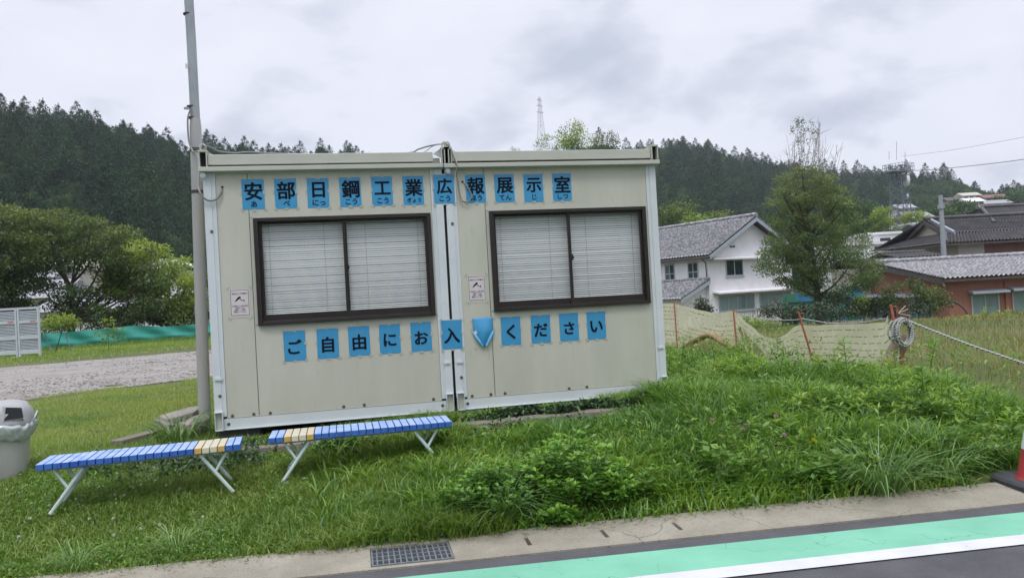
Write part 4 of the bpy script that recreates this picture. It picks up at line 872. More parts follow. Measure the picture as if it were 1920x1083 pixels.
# rough brownish field towards the houses
P = scatter(320000, 5.0, 52, -3.0, 46, lambda x, y: inview(x, y, 420) & (y > net_line(x)+.3) & (rng.random(len(x)) < np.clip(9/np.hypot(x-1.4, y+7.7), 0, 1)) & (y < 47)); x, y = P.T; D = np.hypot(x-1.4, y+7.7)
hh = (.08+.22*fbm(x, y, .35, 81))*rng.uniform(.6, 1.3, len(x)); hh *= 1-.35*sstep((D-16)/20)
brown = sstep((fbm(x, y, .22, 83)-.30)/.25)*sstep((D-7.5)/2)
struct(blades('field_grass', onground(P), hh, .005*(.6+D/9), rng.uniform(.2, .9, len(x)), np.clip(.28+.42*brown+.6*(fbm(x, y, .7, 85)-.5)+rng.normal(0, .13, len(x)), 0, 1), LF['field'], 2, droop=.2), 'stuff')
# clover and other low leaves in the lawn
P = lawn(30000, -2.9, 3.2, -2.9, -.2); P = P[fbm(P[:, 0], P[:, 1], 1.5, 91) > .45]; n = len(P); b_ = onground(P, 0); b_[:, 2] += rng.uniform(.02, .08, n)
d = rdir(n, .15); struct(npmesh('clover', *(lambda r: (r[0], r[1], None, r[2]))(leaf_data(b_, d, rng.uniform(.012, .026, n), rng.uniform(.010, .02, n), np.clip(rng.normal(.45, .2, n), 0, 1))), LF['mug']), 'stuff')
# broad weed leaves mixed through the tall grass
P = scatter(15000, 2.0, 9.5, -3.0, 5.5, lambda x, y: inview(x, y) & notcabin(x, y) & (fbm(x, y, 1.2, 95) > .44) & (y-yi(x) > .12) & ~((y > -1.) & (x < 4.4))); n = len(P); b_ = onground(P, 0); b_[:, 2] += rng.uniform(.04, .42, n)*(.6+.4*sstep((P[:, 0]-3)/2)); d = rdir(n, .25)
struct(npmesh('undergrowth', *(lambda r: (r[0], r[1], None, r[2]))(leaf_data(b_, d, rng.uniform(.035, .085, n), rng.uniform(.010, .026, n), np.clip(rng.normal(.5, .22, n), 0, 1))), LF['weed']), 'stuff')
# under the benches and along the timbers: low dark leafy weeds
P = scatter(7000, -.9, 4.3, -1.15, -.45, lambda x, y: (fbm(x, y, 3, 97) > .42) & ((y < -.78) | (x < .6))); n = len(P); b_ = onground(P, 0); b_[:, 2] += rng.uniform(.0, .13, n); d = rdir(n, .3)
struct(npmesh('groundcover', *(lambda r: (r[0], r[1], None, r[2]))(leaf_data(b_, d, rng.uniform(.025, .06, n), rng.uniform(.015, .035, n), np.clip(rng.normal(.35, .2, n), 0, 1))), LF['ivy']), 'stuff')
# dead litter at the gutter edge
P = scatter(5000, -.5, 7.5, -3.6, -2.4, lambda x, y: (y-yi(x) > -.10) & (y-yi(x) < .16) & (fbm(x, y, 2.5, 99) > .42) & inview(x, y)); n = len(P); b_ = onground(P, .015); b_[:, 2] = np.where(P[:, 1] < yi(P[:, 0]), ROADZ+.032, b_[:, 2]+.008); d = rdir(n, 0); d[:, 2] *= .1
struct(npmesh('litter', *(lambda r: (r[0], r[1], None, r[2]))(leaf_data(b_, d, rng.uniform(.02, .06, n), rng.uniform(.002, .007, n), rng.random(n))), LF['dry']), 'stuff')
# ------------------------------------------------------------------ single plants
def gpt(px, py, dz=0.):
    z = -.3
    for _ in range(14): p = atz(px, py, z); z = .4*z+.6*float(gz(p[0], p[1]))
    return np.array([p[0], p[1], float(gz(p[0], p[1]))+dz])
def leafy_bush(px, py, rx, ry, h, ns, label, m='mug', ll=.055, lw=.022, tbase=.5):
    c = gpt(px, py); root = empty('leafy_weed', label, 'plant', c); parts = []; ST_ = MB()
    for i in range(ns):
        a = rng.uniform(0, 2*math.pi); r = math.sqrt(rng.random()); tip = np.array([rx*r*math.cos(a), ry*r*math.sin(a), h*(1-.45*r*r)*rng.uniform(.75, 1.08)]); b0 = tip*np.array([.45, .45, 0])
        if i % 3 == 0: ST_.tube([b0, (b0+tip)/2+[0, 0, .02], tip], [.003, .0025, .002], 4)
        m_ = 11
        for q in range(m_):
            f = 1-q/m_*.75*rng.uniform(.8, 1); p = b0+(tip-b0)*f; k = 5 if q == 0 else 2
            az = rng.uniform(0, 2*math.pi, k)+np.arange(k)*2*math.pi/k; d = np.stack([np.cos(az), np.sin(az), np.full(k, .75 if q == 0 else .18)], 1)+rng.normal(0, .15, (k, 3))
            parts.append(leaf_data(np.repeat(p[None], k, 0), d, rng.uniform(.7, 1.2, k)*ll*(1 if q else .8), rng.uniform(.8, 1.2, k)*lw, np.full(k, np.clip(tbase+(.28 if q == 0 else -.1)+rng.normal(0, .12), 0, 1))))
    V, Q, T = join(parts); npmesh('foliage', V, Q, tint=T, mats=LF[m], parent=root); ST_.build('stem', MT['bark'], root); return root
leafy_bush(1075, 950, .40, .34, .50, 150, 'big bright mugwort bush at the gutter edge')
leafy_bush(1150, 955, .20, .16, .30, 55, 'rounded leafy weed spilling over the gutter right of the big bush')
leafy_bush(930, 970, .38, .26, .36, 110, 'darker bushy weed behind the drain grate', ll=.045, lw=.024, tbase=.36)
leafy_bush(1045, 985, .13, .1, .16, 22, 'small palmate-leaved weed hanging over the gutter', ll=.06, lw=.03, tbase=.55)
leafy_bush(640, 850, .26, .16, .17, 40, 'low leafy weed under the bench at the cabin joint', ll=.045, lw=.02, tbase=.3)
leafy_bush(820, 845, .14, .12, .20, 26, 'small leafy weed beside the last leg of the second bench', tbase=.42)
leafy_bush(490, 815, .14, .10, .20, 26, 'feathery weed growing between the two bench ends', ll=.04, lw=.012, tbase=.6)
leafy_bush(1350, 925, .12, .08, .14, 18, 'low lobed weed at the gutter below the pink clovers', ll=.05, lw=.024, tbase=.45)
leafy_bush(1530, 925, .22, .12, .22, 34, 'broad-leaved weed with trifoliate leaves at the gutter near the arching tuft', ll=.06, lw=.026, tbase=.4)
leafy_bush(1395, 720, .65, .55, .34, 150, 'bright yellow-green weed patch before the torn net', 'weed', .075, .016, .75)
leafy_bush(1560, 800, .50, .40, .34, 80, 'broad leafy weed clump before the sagging net', 'weed', .085, .022, .42)
leafy_bush(1690, 800, .55, .42, .40, 110, 'tall leafy weed clump below the rope coil', 'weed', .09, .016, .5)
def tuft(px, py, n, ln, label, spread=1., wd=.009, tb=.5, m='reed', r0=.06, up=None):
    c = gpt(px, py); r = r0*np.sqrt(rng.random(n)); a = rng.uniform(0, 2*math.pi, n); P = np.stack([r*np.cos(a), r*np.sin(a), np.zeros(n)], 1)
    h = rng.uniform(.5, 1.1, n)*ln; o = blades('grass_tuft', P, h, np.full(n, wd)*rng.uniform(.7, 1.2, n), rng.uniform(.35, 1.25, n)*spread, np.clip(tb+rng.normal(0, .2, n), 0, 1), LF[m], 6, droop=rng.uniform(.2, .75, n), az=a+rng.normal(0, .5, n))
    o.location = c; return tag(o, label, 'grass tuft')
tuft(950, 985, 150, .48, 'dark arching grass tuft between the two leafy bushes', 1., .008, .35)
tuft(1655, 928, 170, .62, 'big arching grass tuft nearest the traffic cone', 1.15, .010, .40, r0=.12)
tuft(1760, 905, 110, .50, 'upright grass tuft directly behind the big arching tuft', .8, .010, .5, r0=.12)
tuft(1838, 868, 80, .38, 'yellowing grass tuft beside the traffic cone', .9, .009, .75, r0=.09)
tuft(330, 830, 110, .50, 'long-bladed grass tuft at the foot of the steel pole', 1.15, .012, .45, r0=.16)
tuft(405, 815, 26, .36, 'thin grass tuft against the cabin corner foot', .7, .011, .5, r0=.05)
tuft(330, 1035, 80, .26, 'pale green grass tuft at the gutter below the first bench', 1., .006, .8, r0=.09)
tuft(150, 1065, 90, .26, 'grass tuft in the lawn corner at the gutter end', 1., .006, .6, r0=.10)
tuft(735, 960, 60, .33, 'loose grass tuft between the benches and the drain grate', .8, .006, .6, r0=.14)
tuft(1480, 890, 70, .36, 'fine horsetail-like tuft below the yellow leaf', .4, .004, .5, r0=.12)
tuft(1250, 748, 40, .20, 'grass tuft covering the cabin corner foot by the net fence', .8, .009, .45, r0=.12)
# vine along the timber sleeper
n = 2600; u = rng.random(n); x = 2.15+2.35*u; y = -.30-.18*rng.random(n)+.06*np.sin(x*9); hh = (.03+.15*fbm(x, x*0, 3.2, 111)*sstep((x-2.1)/.9))*rng.random(n)**.6
b_ = np.stack([x, y, -.10+hh], 1); d = rdir(n, .25); d[:, 1] -= .5; V, Q, T = leaf_data(b_, d, rng.uniform(.035, .065, n), rng.uniform(.03, .055, n), np.clip(rng.normal(.42, .22, n), 0, 1)); tag(npmesh('creeping_vine', V, Q, None, T, LF['ivy']), 'dark creeping vine over the timbers along the cabin base', 'vine')
def stemweed(px, py, h, n, label, ll, m='weed', lean=.1, seed=False, tb=.5):
    c = gpt(px, py); root = empty('tall_weed', label, 'weed', c); a = rng.uniform(0, 6.28); tip = np.array([lean*math.cos(a), lean*math.sin(a), h]); B = MB(); pth = [tip*f+[0, .02*math.sin(f*4), 0] for f in np.linspace(0, 1, 6)]; B.tube(pth, [.006, .0055, .005, .004, .003, .002], 5); B.build('stem', MT['bark'] if seed else MT['stalk'], root)
    f = np.linspace(.12, 1, n); P = tip[None]*f[:, None]; az = np.arange(n)*2.4; d = np.stack([np.cos(az), np.sin(az), np.full(n, .45 if not seed else .9)], 1)
    V, Q, T = leaf_data(P, d, ll*(1.15-.6*f)*rng.uniform(.8, 1.2, n), ll*.2*np.ones(n), np.clip(tb+.3*f+rng.normal(0, .1, n)-.15, 0, 1)); npmesh('foliage', V, Q, tint=T, mats=LF[m], parent=root)
MT['stalk'] = mat('green_stalk', (.09, .14, .03), .6)
for args in ((1600, 745, .62, 30, 'tall weed with upright leaves in front of the net fence middle', .16), (1640, 760, .45, 24, 'shorter leafy weed left of the brown roll', .15), (1460, 745, .50, 30, 'thin reddish-stemmed weed before the sagging net', .10, 'weed', .08, True), (1275, 715, .55, 34, 'seedy tall weed against the net by the cabin', .06, 'weed', .1, True), (1298, 710, .42, 30, 'second seedy weed at the cabin side, standing lower', .06, 'weed', .12, True),
             (1430, 850, .42, 20, 'red-stemmed weed among the pink clovers', .08, 'weed', .04, True), (1790, 800, .50, 40, 'dense leafy weed right of the rope stake', .13), (1850, 810, .42, 34, 'leafy weed behind the yellowing tuft', .12), (1700, 765, .55, 40, 'lance-leaved weed hiding the foot of the rope stake', .14), (1745, 720, .5, 40, 'dark feathery weed just past the rope coil', .12, 'mug')):
    stemweed(*args)
P = np.concatenate([scatter(900, 4.85, 10, -1.8, 6.5, lambda x, y: inview(x, y) & (y < net_line(x)-.15) & (fbm(x, y, .8, 131) > .40))[:250], scatter(700, 2.4, 6.5, -3.1, -1.2, lambda x, y: inview(x, y) & ((y < -1.75) | (x > 4.6)) & (y-yi(x) > .2) & (fbm(x, y, 1.3, 133) > .42))[:170], scatter(900, 5.4, 10, -2.2, 4.5, lambda x, y: inview(x, y) & (y < net_line(x)+.1) & (y > net_line(x)-1.3))[:110]])
tall_from = len(P)-110; parts = []; G_ = onground(P, 0); B = MB()
for gi, g_ in enumerate(G_):
    h = rng.uniform(.16, .40) if g_[1] > -1.5 else rng.uniform(.15, .36); h = rng.uniform(.3, .55) if gi >= tall_from and g_[0] > 6.2 else h; wr = rng.choice([.16, .22, .38]); lean = rng.normal(0, .12, 2); k = int(14+h*26); f = rng.uniform(.2, 1, k); az = rng.uniform(0, 6.28, k); ll = rng.choice([.05, .08, .11, .14]); tb = rng.uniform(.25, .75)
    Q_ = g_+np.stack([lean[0]*f, lean[1]*f, h*f], 1); parts.append(leaf_data(Q_, np.stack([np.cos(az), np.sin(az), rng.uniform(.1, .8, k)], 1), ll*(1.2-.6*f), ll*wr*np.ones(k), np.clip(tb+.25*(f-.5)+rng.normal(0, .1, k), 0, 1))); B.tube([g_, g_+[lean[0], lean[1], h]], [.004, .002], 4)
V, Q, T = join(parts); ws = struct(npmesh('weeds', V, Q, tint=T, mats=LF['weed']), 'stuff'); B.build('stems', MT['stalk'], ws)
for i, lb in enumerate(('tall seedy weed right against the cabin corner', 'tall weed one step behind the cabin corner', 'feathery weed between cabin corner and first orange stake', 'leaning weed at the side wall of the cabin', 'bushy weed below the first orange stake', 'slim weed beside the brown bunched netting')):
    p = [(4.80, -.15), (4.92, .55), (5.25, .9), (4.85, 1.3), (5.5, 2.1), (5.7, 1.4)][i]; d_ = np.array([p[0], p[1], float(gz(*p))])-CAM; z_ = d_@CF; stemweed(960+FPX*(d_@CR)/z_, 541.5-FPX*(d_@CU)/z_, (.42, .55, .6, .62, .55, .6)[i], 36, lb, (.05, .09, .06, .08, .10, .06)[i], 'weed', .1, False, (.4, .5, .6, .45, .6, .5)[i])
# yellow dock leaf, pink clovers, white clovers, dry flower spikes
c = gpt(1530, 870); V, Q, T = leaf_data(np.repeat(c[None]+[[0, 0, .16]], 5, 0), np.array([[-1, -.2, .5], [-.4, -.6, .6], [.7, -.5, .2], [1, -.3, 0], [.2, .2, .8]], float), np.array([.10, .12, .13, .11, .10]), np.full(5, .07), np.array([.9, 1, .95, .85, 1.])); o = npmesh('dock_leaf', V, Q, None, T, leafmat('yellow_leaf', (.22, .30, .02), (.42, .48, .03), .4)); tag(o, 'yellow-green broad leaf cluster in the tall grass', 'plant')
def flower(px, py, hgt, r, label, m, group, stem='stalk', name='clover_flower'):
    c = gpt(px, py); top = hgt; root = empty(name, label, 'flower', c, 0, group); B = MB(); B.tube([(0, 0, 0), (.01, 0, top*.5), (0, 0, top)], .0018, 5); B.build('stem', MT[stem], root)
    n = 70; d = rdir(n, .4); V, Q, T = leaf_data(np.array([[0, 0, top]])+d*r*.25, d, np.full(n, r), np.full(n, r*.45), rng.random(n)); npmesh('bloom', V, Q, tint=T, mats=m, parent=root)
pink = leafmat('pink_petal', (.40, .20, .27), (.72, .52, .55), .3)
pl = ['lone pink clover bloom nearest the cabin', 'lower of the two paired pink clovers in the tall grass', 'upper of the two paired pink clovers in the tall grass', 'small faded pink clover left of the pair', 'pink clover bloom nearest the yellow leaf', 'small pale clover just under the yellow leaf side bloom', 'whitish clover bloom farthest from the gutter']
for (px, py), lb in zip(((1339, 787), (1395, 804), (1406, 797), (1359, 818), (1474, 815), (1464, 831), (1458, 780)), pl):
    p = gpt(px, py+60); t_ = aty(px, py, p[1]); h = max(.08, t_[2]-p[2]); flower(px, py+60, h, .017 if 'small' not in lb else .012, lb, pink, 'clover flowers in the tall grass')
lw = leafmat('white_petal', (.62, .60, .52), (.85, .84, .78), .3)
spots = [(186, 918), (194, 917), (245, 918), (251, 919), (233, 934), (216, 933), (292, 906), (312, 915), (337, 922), (143, 941), (213, 978), (168, 979), (214, 1010), (36, 1013), (381, 975), (264, 998), (300, 990), (265, 914), (57, 978), (93, 953)]
for k, (px, py) in enumerate(spots): flower(px, py+5, .045, .010, 'tiny white clover bloom in the lawn below the first bench', lw, 'white clovers in the lawn', name='white_clover')
for px, py, hgt in ((211, 925, .20), (224, 922, .24), (243, 917, .24), (176, 925, .14), (327, 910, .16), (335, 913, .12), (341, 912, .13), (273, 912, .16), (388, 905, .18), (444, 878, .14), (30, 945, .16), (830, 905, .22), (580, 955, .16), (490, 940, .14)):
    c = gpt(px, py); n = 40; f = rng.uniform(.25, 1, n); P = np.stack([.01*np.sin(f*4), np.zeros(n), f*hgt], 1); V, Q, T = leaf_data(P, rdir(n, .3), np.full(n, .010), np.full(n, .007), rng.random(n))
    r = empty('flower_spike', 'dry brown flower spike standing in the shade around the benches', 'flower', c, 0, 'dry flower spikes'); npmesh('bloom', V, Q, tint=T, mats=LF['dry'], parent=r); B = MB(); B.tube([(0, 0, 0), (.01, 0, hgt*.5), (0, 0, hgt)], .0016, 4); B.build('stem', MT['stalk'], r)
# ------------------------------------------------------------------ trees
def tree_trunk(B, pts, radii): B.tube(pts, radii, 9)
def crown_cloud(clusters, nper, size, flat=.7, spread=1., up=.25, aspect=.55, tvar=.12):
    """clusters: (x, y, z, r, tint) -> leaf cloud"""
    parts = []
    for (x, y, z, r, tn) in clusters:
        n = max(6, int(nper*(r**2))); p = rng.normal(size=(n, 3)); p /= np.linalg.norm(p, axis=1)[:, None]; p *= (rng.random(n)**.45*r)[:, None]; p[:, 2] *= flat
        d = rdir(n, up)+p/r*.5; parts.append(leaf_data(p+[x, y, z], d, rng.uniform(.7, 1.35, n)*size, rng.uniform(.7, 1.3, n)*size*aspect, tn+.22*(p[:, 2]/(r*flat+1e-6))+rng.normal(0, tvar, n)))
    return join(parts)
def tree(name, label, base, trunk_h, spine, clusters, nper, size, m, bark='bark', r0=.2, group=None, cat='tree', limbs=True, flat=.7, up=.25, aspect=.55):
    base = np.asarray(base, float); root = empty(name, label, cat, base, 0, group); B = MB(); sp = [np.asarray(s, float) for s in spine]; k = len(sp)
    B.tube(smooth_path([np.array([0, 0, -.3])]+sp, 4), list(np.linspace(r0, r0*.25, 4*k+1)), 9)
    if limbs:
        for (x, y, z, r, tn) in clusters[::max(1, len(clusters)//26)]:
            zs = np.array([s[2] for s in sp]); s0 = min(max(z-1.0*math.hypot(x, y), trunk_h), zs[-1]*.9); a = np.array([np.interp(s0, zs, [s[i] for s in sp]) for i in range(3)]); e = np.array([x, y, z]); mid = (a+e)/2+[0, 0, -.08*np.linalg.norm(e-a)]
            B.tube(smooth_path([a, mid, e], 3), list(np.linspace(r0*.35, r0*.06, 7)), 5)
    B.build('trunk', MT[bark], root)
    V, Q, T = crown_cloud(clusters, nper, size, flat, up=up, aspect=aspect); npmesh('crown', V, Q, tint=T, mats=LF[m], parent=root); return root
def blobs(n, rx, ry, rz, cz, r, shell=.55, tb=.45, tv=.16, bottom=-.6, seed=None):
    out = []
    while len(out) < n:
        d = rdir(1)[0]; k = (shell+(1-shell)*rng.random())
        if d[2] < bottom: continue
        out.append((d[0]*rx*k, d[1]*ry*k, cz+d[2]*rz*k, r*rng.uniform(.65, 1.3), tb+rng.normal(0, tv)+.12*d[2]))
    return out
def hpx(px, py, D, pyb=None): p = atd(px, py, D); return p
# big spreading tree behind the turquoise fence, on the left
def gtree(px, D): p = atd(px, 600, D); return np.array([p[0], p[1], float(gz(p[0], p[1]))])
S = lambda px_: px_/1400.                              # metres per pixel and metre of distance
D = 49; b0 = gtree(128, D); m_ = D/1400
cl = []
topline = [(-20, 400), (30, 395), (60, 398), (120, 388), (150, 395), (200, 418), (250, 440), (262, 455)]
for i in range(120):
    px = rng.uniform(5, 285); ty = np.interp(px, [p[0] for p in topline], [p[1] for p in topline])+6; py = ty+ (640-ty)*rng.random()**1.5*.78
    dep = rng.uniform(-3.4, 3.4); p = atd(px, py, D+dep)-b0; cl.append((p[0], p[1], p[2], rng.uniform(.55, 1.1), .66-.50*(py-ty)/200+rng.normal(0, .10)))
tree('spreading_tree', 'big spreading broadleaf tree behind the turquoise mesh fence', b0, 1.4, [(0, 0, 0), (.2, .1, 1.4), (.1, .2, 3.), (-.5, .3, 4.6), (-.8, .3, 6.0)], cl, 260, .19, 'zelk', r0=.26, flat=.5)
D = 50; b0 = gtree(300, D); cl = []
topline = [(225, 470), (240, 448), (275, 452), (300, 458), (330, 470), (345, 500), (360, 520)]
for i in range(75):
    px = rng.uniform(215, 372); ty = np.interp(px, [p[0] for p in topline], [p[1] for p in topline])+6; py = ty+(622-ty)*rng.random()**1.3*.92; p = atd(px, py, D+rng.uniform(-2.6, 2.6))-b0
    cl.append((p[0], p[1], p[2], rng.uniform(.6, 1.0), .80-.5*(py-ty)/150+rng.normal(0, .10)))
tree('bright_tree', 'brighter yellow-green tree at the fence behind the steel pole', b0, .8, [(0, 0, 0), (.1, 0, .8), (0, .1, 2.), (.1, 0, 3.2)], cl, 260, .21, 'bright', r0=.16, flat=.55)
D = 48; b0 = gtree(15, D); cl = []
for i in range(50):
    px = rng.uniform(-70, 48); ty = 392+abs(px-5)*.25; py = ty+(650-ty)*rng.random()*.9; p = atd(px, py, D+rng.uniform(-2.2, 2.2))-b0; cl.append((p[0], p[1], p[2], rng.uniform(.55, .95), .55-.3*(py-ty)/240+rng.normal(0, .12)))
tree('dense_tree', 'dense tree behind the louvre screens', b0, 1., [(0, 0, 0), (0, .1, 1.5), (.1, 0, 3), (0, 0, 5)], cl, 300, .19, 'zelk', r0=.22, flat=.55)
for k, (px, D, r, h, lb) in enumerate(((150, 46, 1.5, 1.9, 'dark shrub behind the mesh fence, under the spreading tree'), (215, 47, 1.5, 1.8, 'dark shrub at the middle of the mesh fence'), (270, 48, 1.5, 2.0, 'dark shrub below the brighter tree'), (335, 49, 1.6, 2.0, 'dark shrub by the pole behind the fence'), (100, 43, 1.1, 1.6, 'pale green shrub at the fence end by the louvre screens'), (390, 50, 1.8, 2.6, 'dark shrub hidden behind the cabin side'))):
    b0 = gtree(px, D); tree('dark_shrub', lb, b0, .2, [(0, 0, 0), (0, 0, h*.7)], blobs(16, r, r*.8, h*.45, h*.55, .5, tb=.22 if k != 4 else .6, tv=.1), 420, .15, 'zelk' if k != 4 else 'bright', r0=.06, cat='shrub', limbs=False)
b0 = gp_(204, 657); tree('fence_weed', 'bushy weed growing against the turquoise mesh', b0, .1, [(0, 0, 0), (0, 0, .9)], [(x, 0, z, .28, t_) for x, z, t_ in ((0, .5, .5), (.25, .8, .6), (-.25, .6, .5), (0, 1.1, .7), (.35, .45, .4))], 500, .12, 'bright', r0=.02, cat='weed', limbs=False)
# fine-leaved tree in front of the white house, with bare upper twigs
D = 40; b0 = gtree(1537, D); b0[2] = atd(1540, 604, D)[2]; cl = []
def inside(px, py):
    L_ = np.interp(py, [310, 335, 370, 420, 455, 475, 500, 512, 528, 545, 572], [1490, 1462, 1450, 1445, 1440, 1428, 1424, 1436, 1462, 1490, 1515]); R2 = np.interp(py, [310, 345, 390, 440, 470, 490, 525, 545, 570], [1550, 1580, 1605, 1622, 1636, 1655, 1652, 1615, 1560]); return L_ < px < R2
while len(cl) < 225:
    px, py = rng.uniform(1422, 1657), rng.uniform(312, 570)
    if not inside(px, py): continue
    low = (py-312)/258; p = atd(px, py, D+rng.uniform(-2.6, 2.6)*(.4+.6*low))-b0
    if py < 430 and rng.random() < .25: continue
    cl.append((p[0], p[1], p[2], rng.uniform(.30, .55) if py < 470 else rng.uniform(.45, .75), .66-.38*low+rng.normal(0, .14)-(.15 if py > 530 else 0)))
for i in range(120):
    px, py = rng.uniform(1446, 1622), rng.uniform(325, 470)
    if inside(px, py): p = atd(px, py, D+rng.uniform(-1.8, 1.8))-b0; cl.append((p[0], p[1], p[2], rng.uniform(.3, .55), .62-.3*(py-325)/150+rng.normal(0, .14)))
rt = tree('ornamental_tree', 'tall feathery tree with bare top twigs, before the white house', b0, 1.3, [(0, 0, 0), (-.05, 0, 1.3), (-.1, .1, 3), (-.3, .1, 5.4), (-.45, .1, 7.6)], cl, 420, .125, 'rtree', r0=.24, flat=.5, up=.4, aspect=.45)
B = MB()
for i in range(60):
    px0 = rng.uniform(1478, 1545); p0 = atd(px0, rng.uniform(330, 440), D+rng.uniform(-1, 1))-b0; ex = px0+rng.uniform(-22, 48); ey = rng.uniform(222, 300)+max(0, ex-1530)*.8; p1 = atd(ex, ey, D+rng.uniform(-1.2, 1.2))-b0; md = (p0+p1)/2+rng.normal(0, .12, 3); B.tube([p0, md, p1], [.012, .008, .004], 4)
    for q in range(3): f = rng.uniform(.4, 1); c_ = p0+(p1-p0)*f; B.tube([c_, c_+np.array([rng.normal(0, .25), rng.normal(0, .2), rng.uniform(.1, .5)])], [.009, .004], 3)
B.build('bare_twigs', MT['barkpale'], rt)
cl2 = []
for i in range(42):
    px, py = rng.uniform(1483, 1535), rng.uniform(222, 335); p = atd(px, py, D+rng.uniform(-.8, .8))-b0; cl2.append((p[0], p[1], p[2], rng.uniform(.10, .24), .35+rng.normal(0, .1)))
V, Q, T = crown_cloud(cl2, 380, .10, .6); npmesh('sparse_leaves', V, Q, tint=T, mats=LF['rtree'], parent=rt)
for k, (px, py, D, r, h, m, tb, lb) in enumerate(((1468, 616, 37, 1.1, 1.15, 'shrub', .2, 'dark camellia-like shrub before the white house windows'), (1575, 604, 38, 1.0, 1.35, 'shrub', .35, 'rounded dark shrub right of the ornamental trunk'), (1702, 606, 39, 1.35, 2.0, 'zelk', .28, 'big dark bush before the terracotta house gable'), (1660, 604, 41, .7, 1.5, 'shrub', .22, 'dark flowering shrub at the terracotta house corner'), (1745, 600, 40, .9, 1.4, 'zelk', .5, 'brownish-green bush beside the terracotta house window'), (1620, 602, 42, .7, 1.1, 'bright', .6, 'small bright shrub between tree and terracotta house'), (1318, 598, 44, .6, 1.1, 'shrub', .45, 'thin shrub under the lean-to of the white house'), (1395, 622, 34, 1.0, .5, 'bright', .5, 'low green bush seen through the torn net gap'), (1520, 612, 35, 1.3, .9, 'shrub', .25, 'low dark bush line at the ornamental tree foot'))):
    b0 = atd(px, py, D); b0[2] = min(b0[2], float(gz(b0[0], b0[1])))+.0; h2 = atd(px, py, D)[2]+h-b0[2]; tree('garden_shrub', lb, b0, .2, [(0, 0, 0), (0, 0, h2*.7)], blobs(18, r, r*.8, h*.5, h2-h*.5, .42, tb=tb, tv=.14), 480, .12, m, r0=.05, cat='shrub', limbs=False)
# ------------------------------------------------------------------ houses
def frame_at(px, D, az, zb): p = atd(px, 560, D); O = np.array([p[0], p[1], zb]); a = R_(az); return O, np.array([math.sin(a), math.cos(a), 0])
Zv = np.array([0, 0, 1.])
def tile_roof(name, parent, e0, e1, r1, r0, m='tile', tw=.27, tl=.30, offset=(0, 0, 0)):
    """pantile slope between eave e0-e1 and ridge r0-r1, with real undulation and courses"""
    e0, e1, r1, r0 = [np.asarray(p, float)-np.asarray(offset) for p in (e0, e1, r1, r0)]
    W = np.linalg.norm(e1-e0); H = np.linalg.norm((r0+r1)/2-(e0+e1)/2); nc = max(2, int(W/tw)); nr = max(2, int(H/tl)); nrm = np.cross(e1-e0, r0-e0); nrm /= np.linalg.norm(nrm); nrm = nrm if nrm[2] > 0 else -nrm
    uu = np.linspace(0, 1, nc*4+1); rows = []
    for j in range(nr): rows += [(j/nr+1e-4, .075), ((j+1)/nr, .008)]
    V = []
    for v, lift in rows:
        a = e0+(r0-e0)*v; b = e1+(r1-e1)*v; w_ = .055*np.cos(uu*nc*2*math.pi)
        V.append(a[None]+(b-a)[None]*uu[:, None]+nrm[None]*(lift+w_)[:, None])
    V = np.concatenate(V); n = len(uu); I = np.arange(len(V)).reshape(-1, n); Q = np.stack([I[:-1, :-1].ravel(), I[:-1, 1:].ravel(), I[1:, 1:].ravel(), I[1:, :-1].ravel()], 1)
    return npmesh(name, V, Q, mats=MT[m], parent=parent, smooth=False)
def window(parent, O, U, Nn, u0, u1, z0, z1, panes=2, fm='winframe', back='curtainback', sill=True, name='window', rail=False):
    """framed window proud of a wall at O along U with outward normal Nn"""
    F = MB(); p = O+U*u0+Zv*z0; w_, h = u1-u0, z1-z0; t = .07
    for a in (0, w_-t): F.obox(p+U*a, U*t, Zv*h, Nn*.06)
    for c in (0, h-t): F.obox(p+U*t+Zv*c, U*(w_-2*t), Zv*t, Nn*.06)
    for k in range(1, panes): F.obox(p+U*(w_*k/panes-.03)+Zv*t, U*.06, Zv*(h-2*t), Nn*.05)
    if rail: F.obox(p+U*t+Zv*(h*.38), U*(w_-2*t), Zv*.05, Nn*.045)
    if sill: F.obox(p-U*.06-Zv*.09, U*(w_+.12), Zv*.085, Nn*.10)
    f = F.build(name, MT[fm], parent)
    G = MB(); G.obox(p+U*t*.9+Zv*t*.9+Nn*.004, U*(w_-t*1.8), Zv*(h-t*1.8), Nn*.01); G.build('curtain', MT[back], f)
    G = MB(); q = p+U*t+Zv*t+Nn*.028; G.add([q, q+U*(w_-2*t), q+U*(w_-2*t)+Zv*(h-2*t), q+Zv*(h-2*t)], [(0, 1, 2, 3)]); G.build('pane', MT['curtain'], f); return f
def ridge(parent, a, b, m='tile', r=.14, off=(0, 0, 0)):
    a, b = np.asarray(a, float)-np.asarray(off), np.asarray(b, float)-np.asarray(off); B = MB(); d = b-a; n = max(3, int(np.linalg.norm(d)/.3)); B.tube([a+d*i/n for i in range(n+1)], [r*(1+.10*(i % 2)) for i in range(n+1)], 8); U = d/np.linalg.norm(d); s = np.cross(U, Zv); B.obox(a-s*r*.8-Zv*.22, d, s*r*1.6, Zv*.2); return B.build('ridge', MT[m], parent)
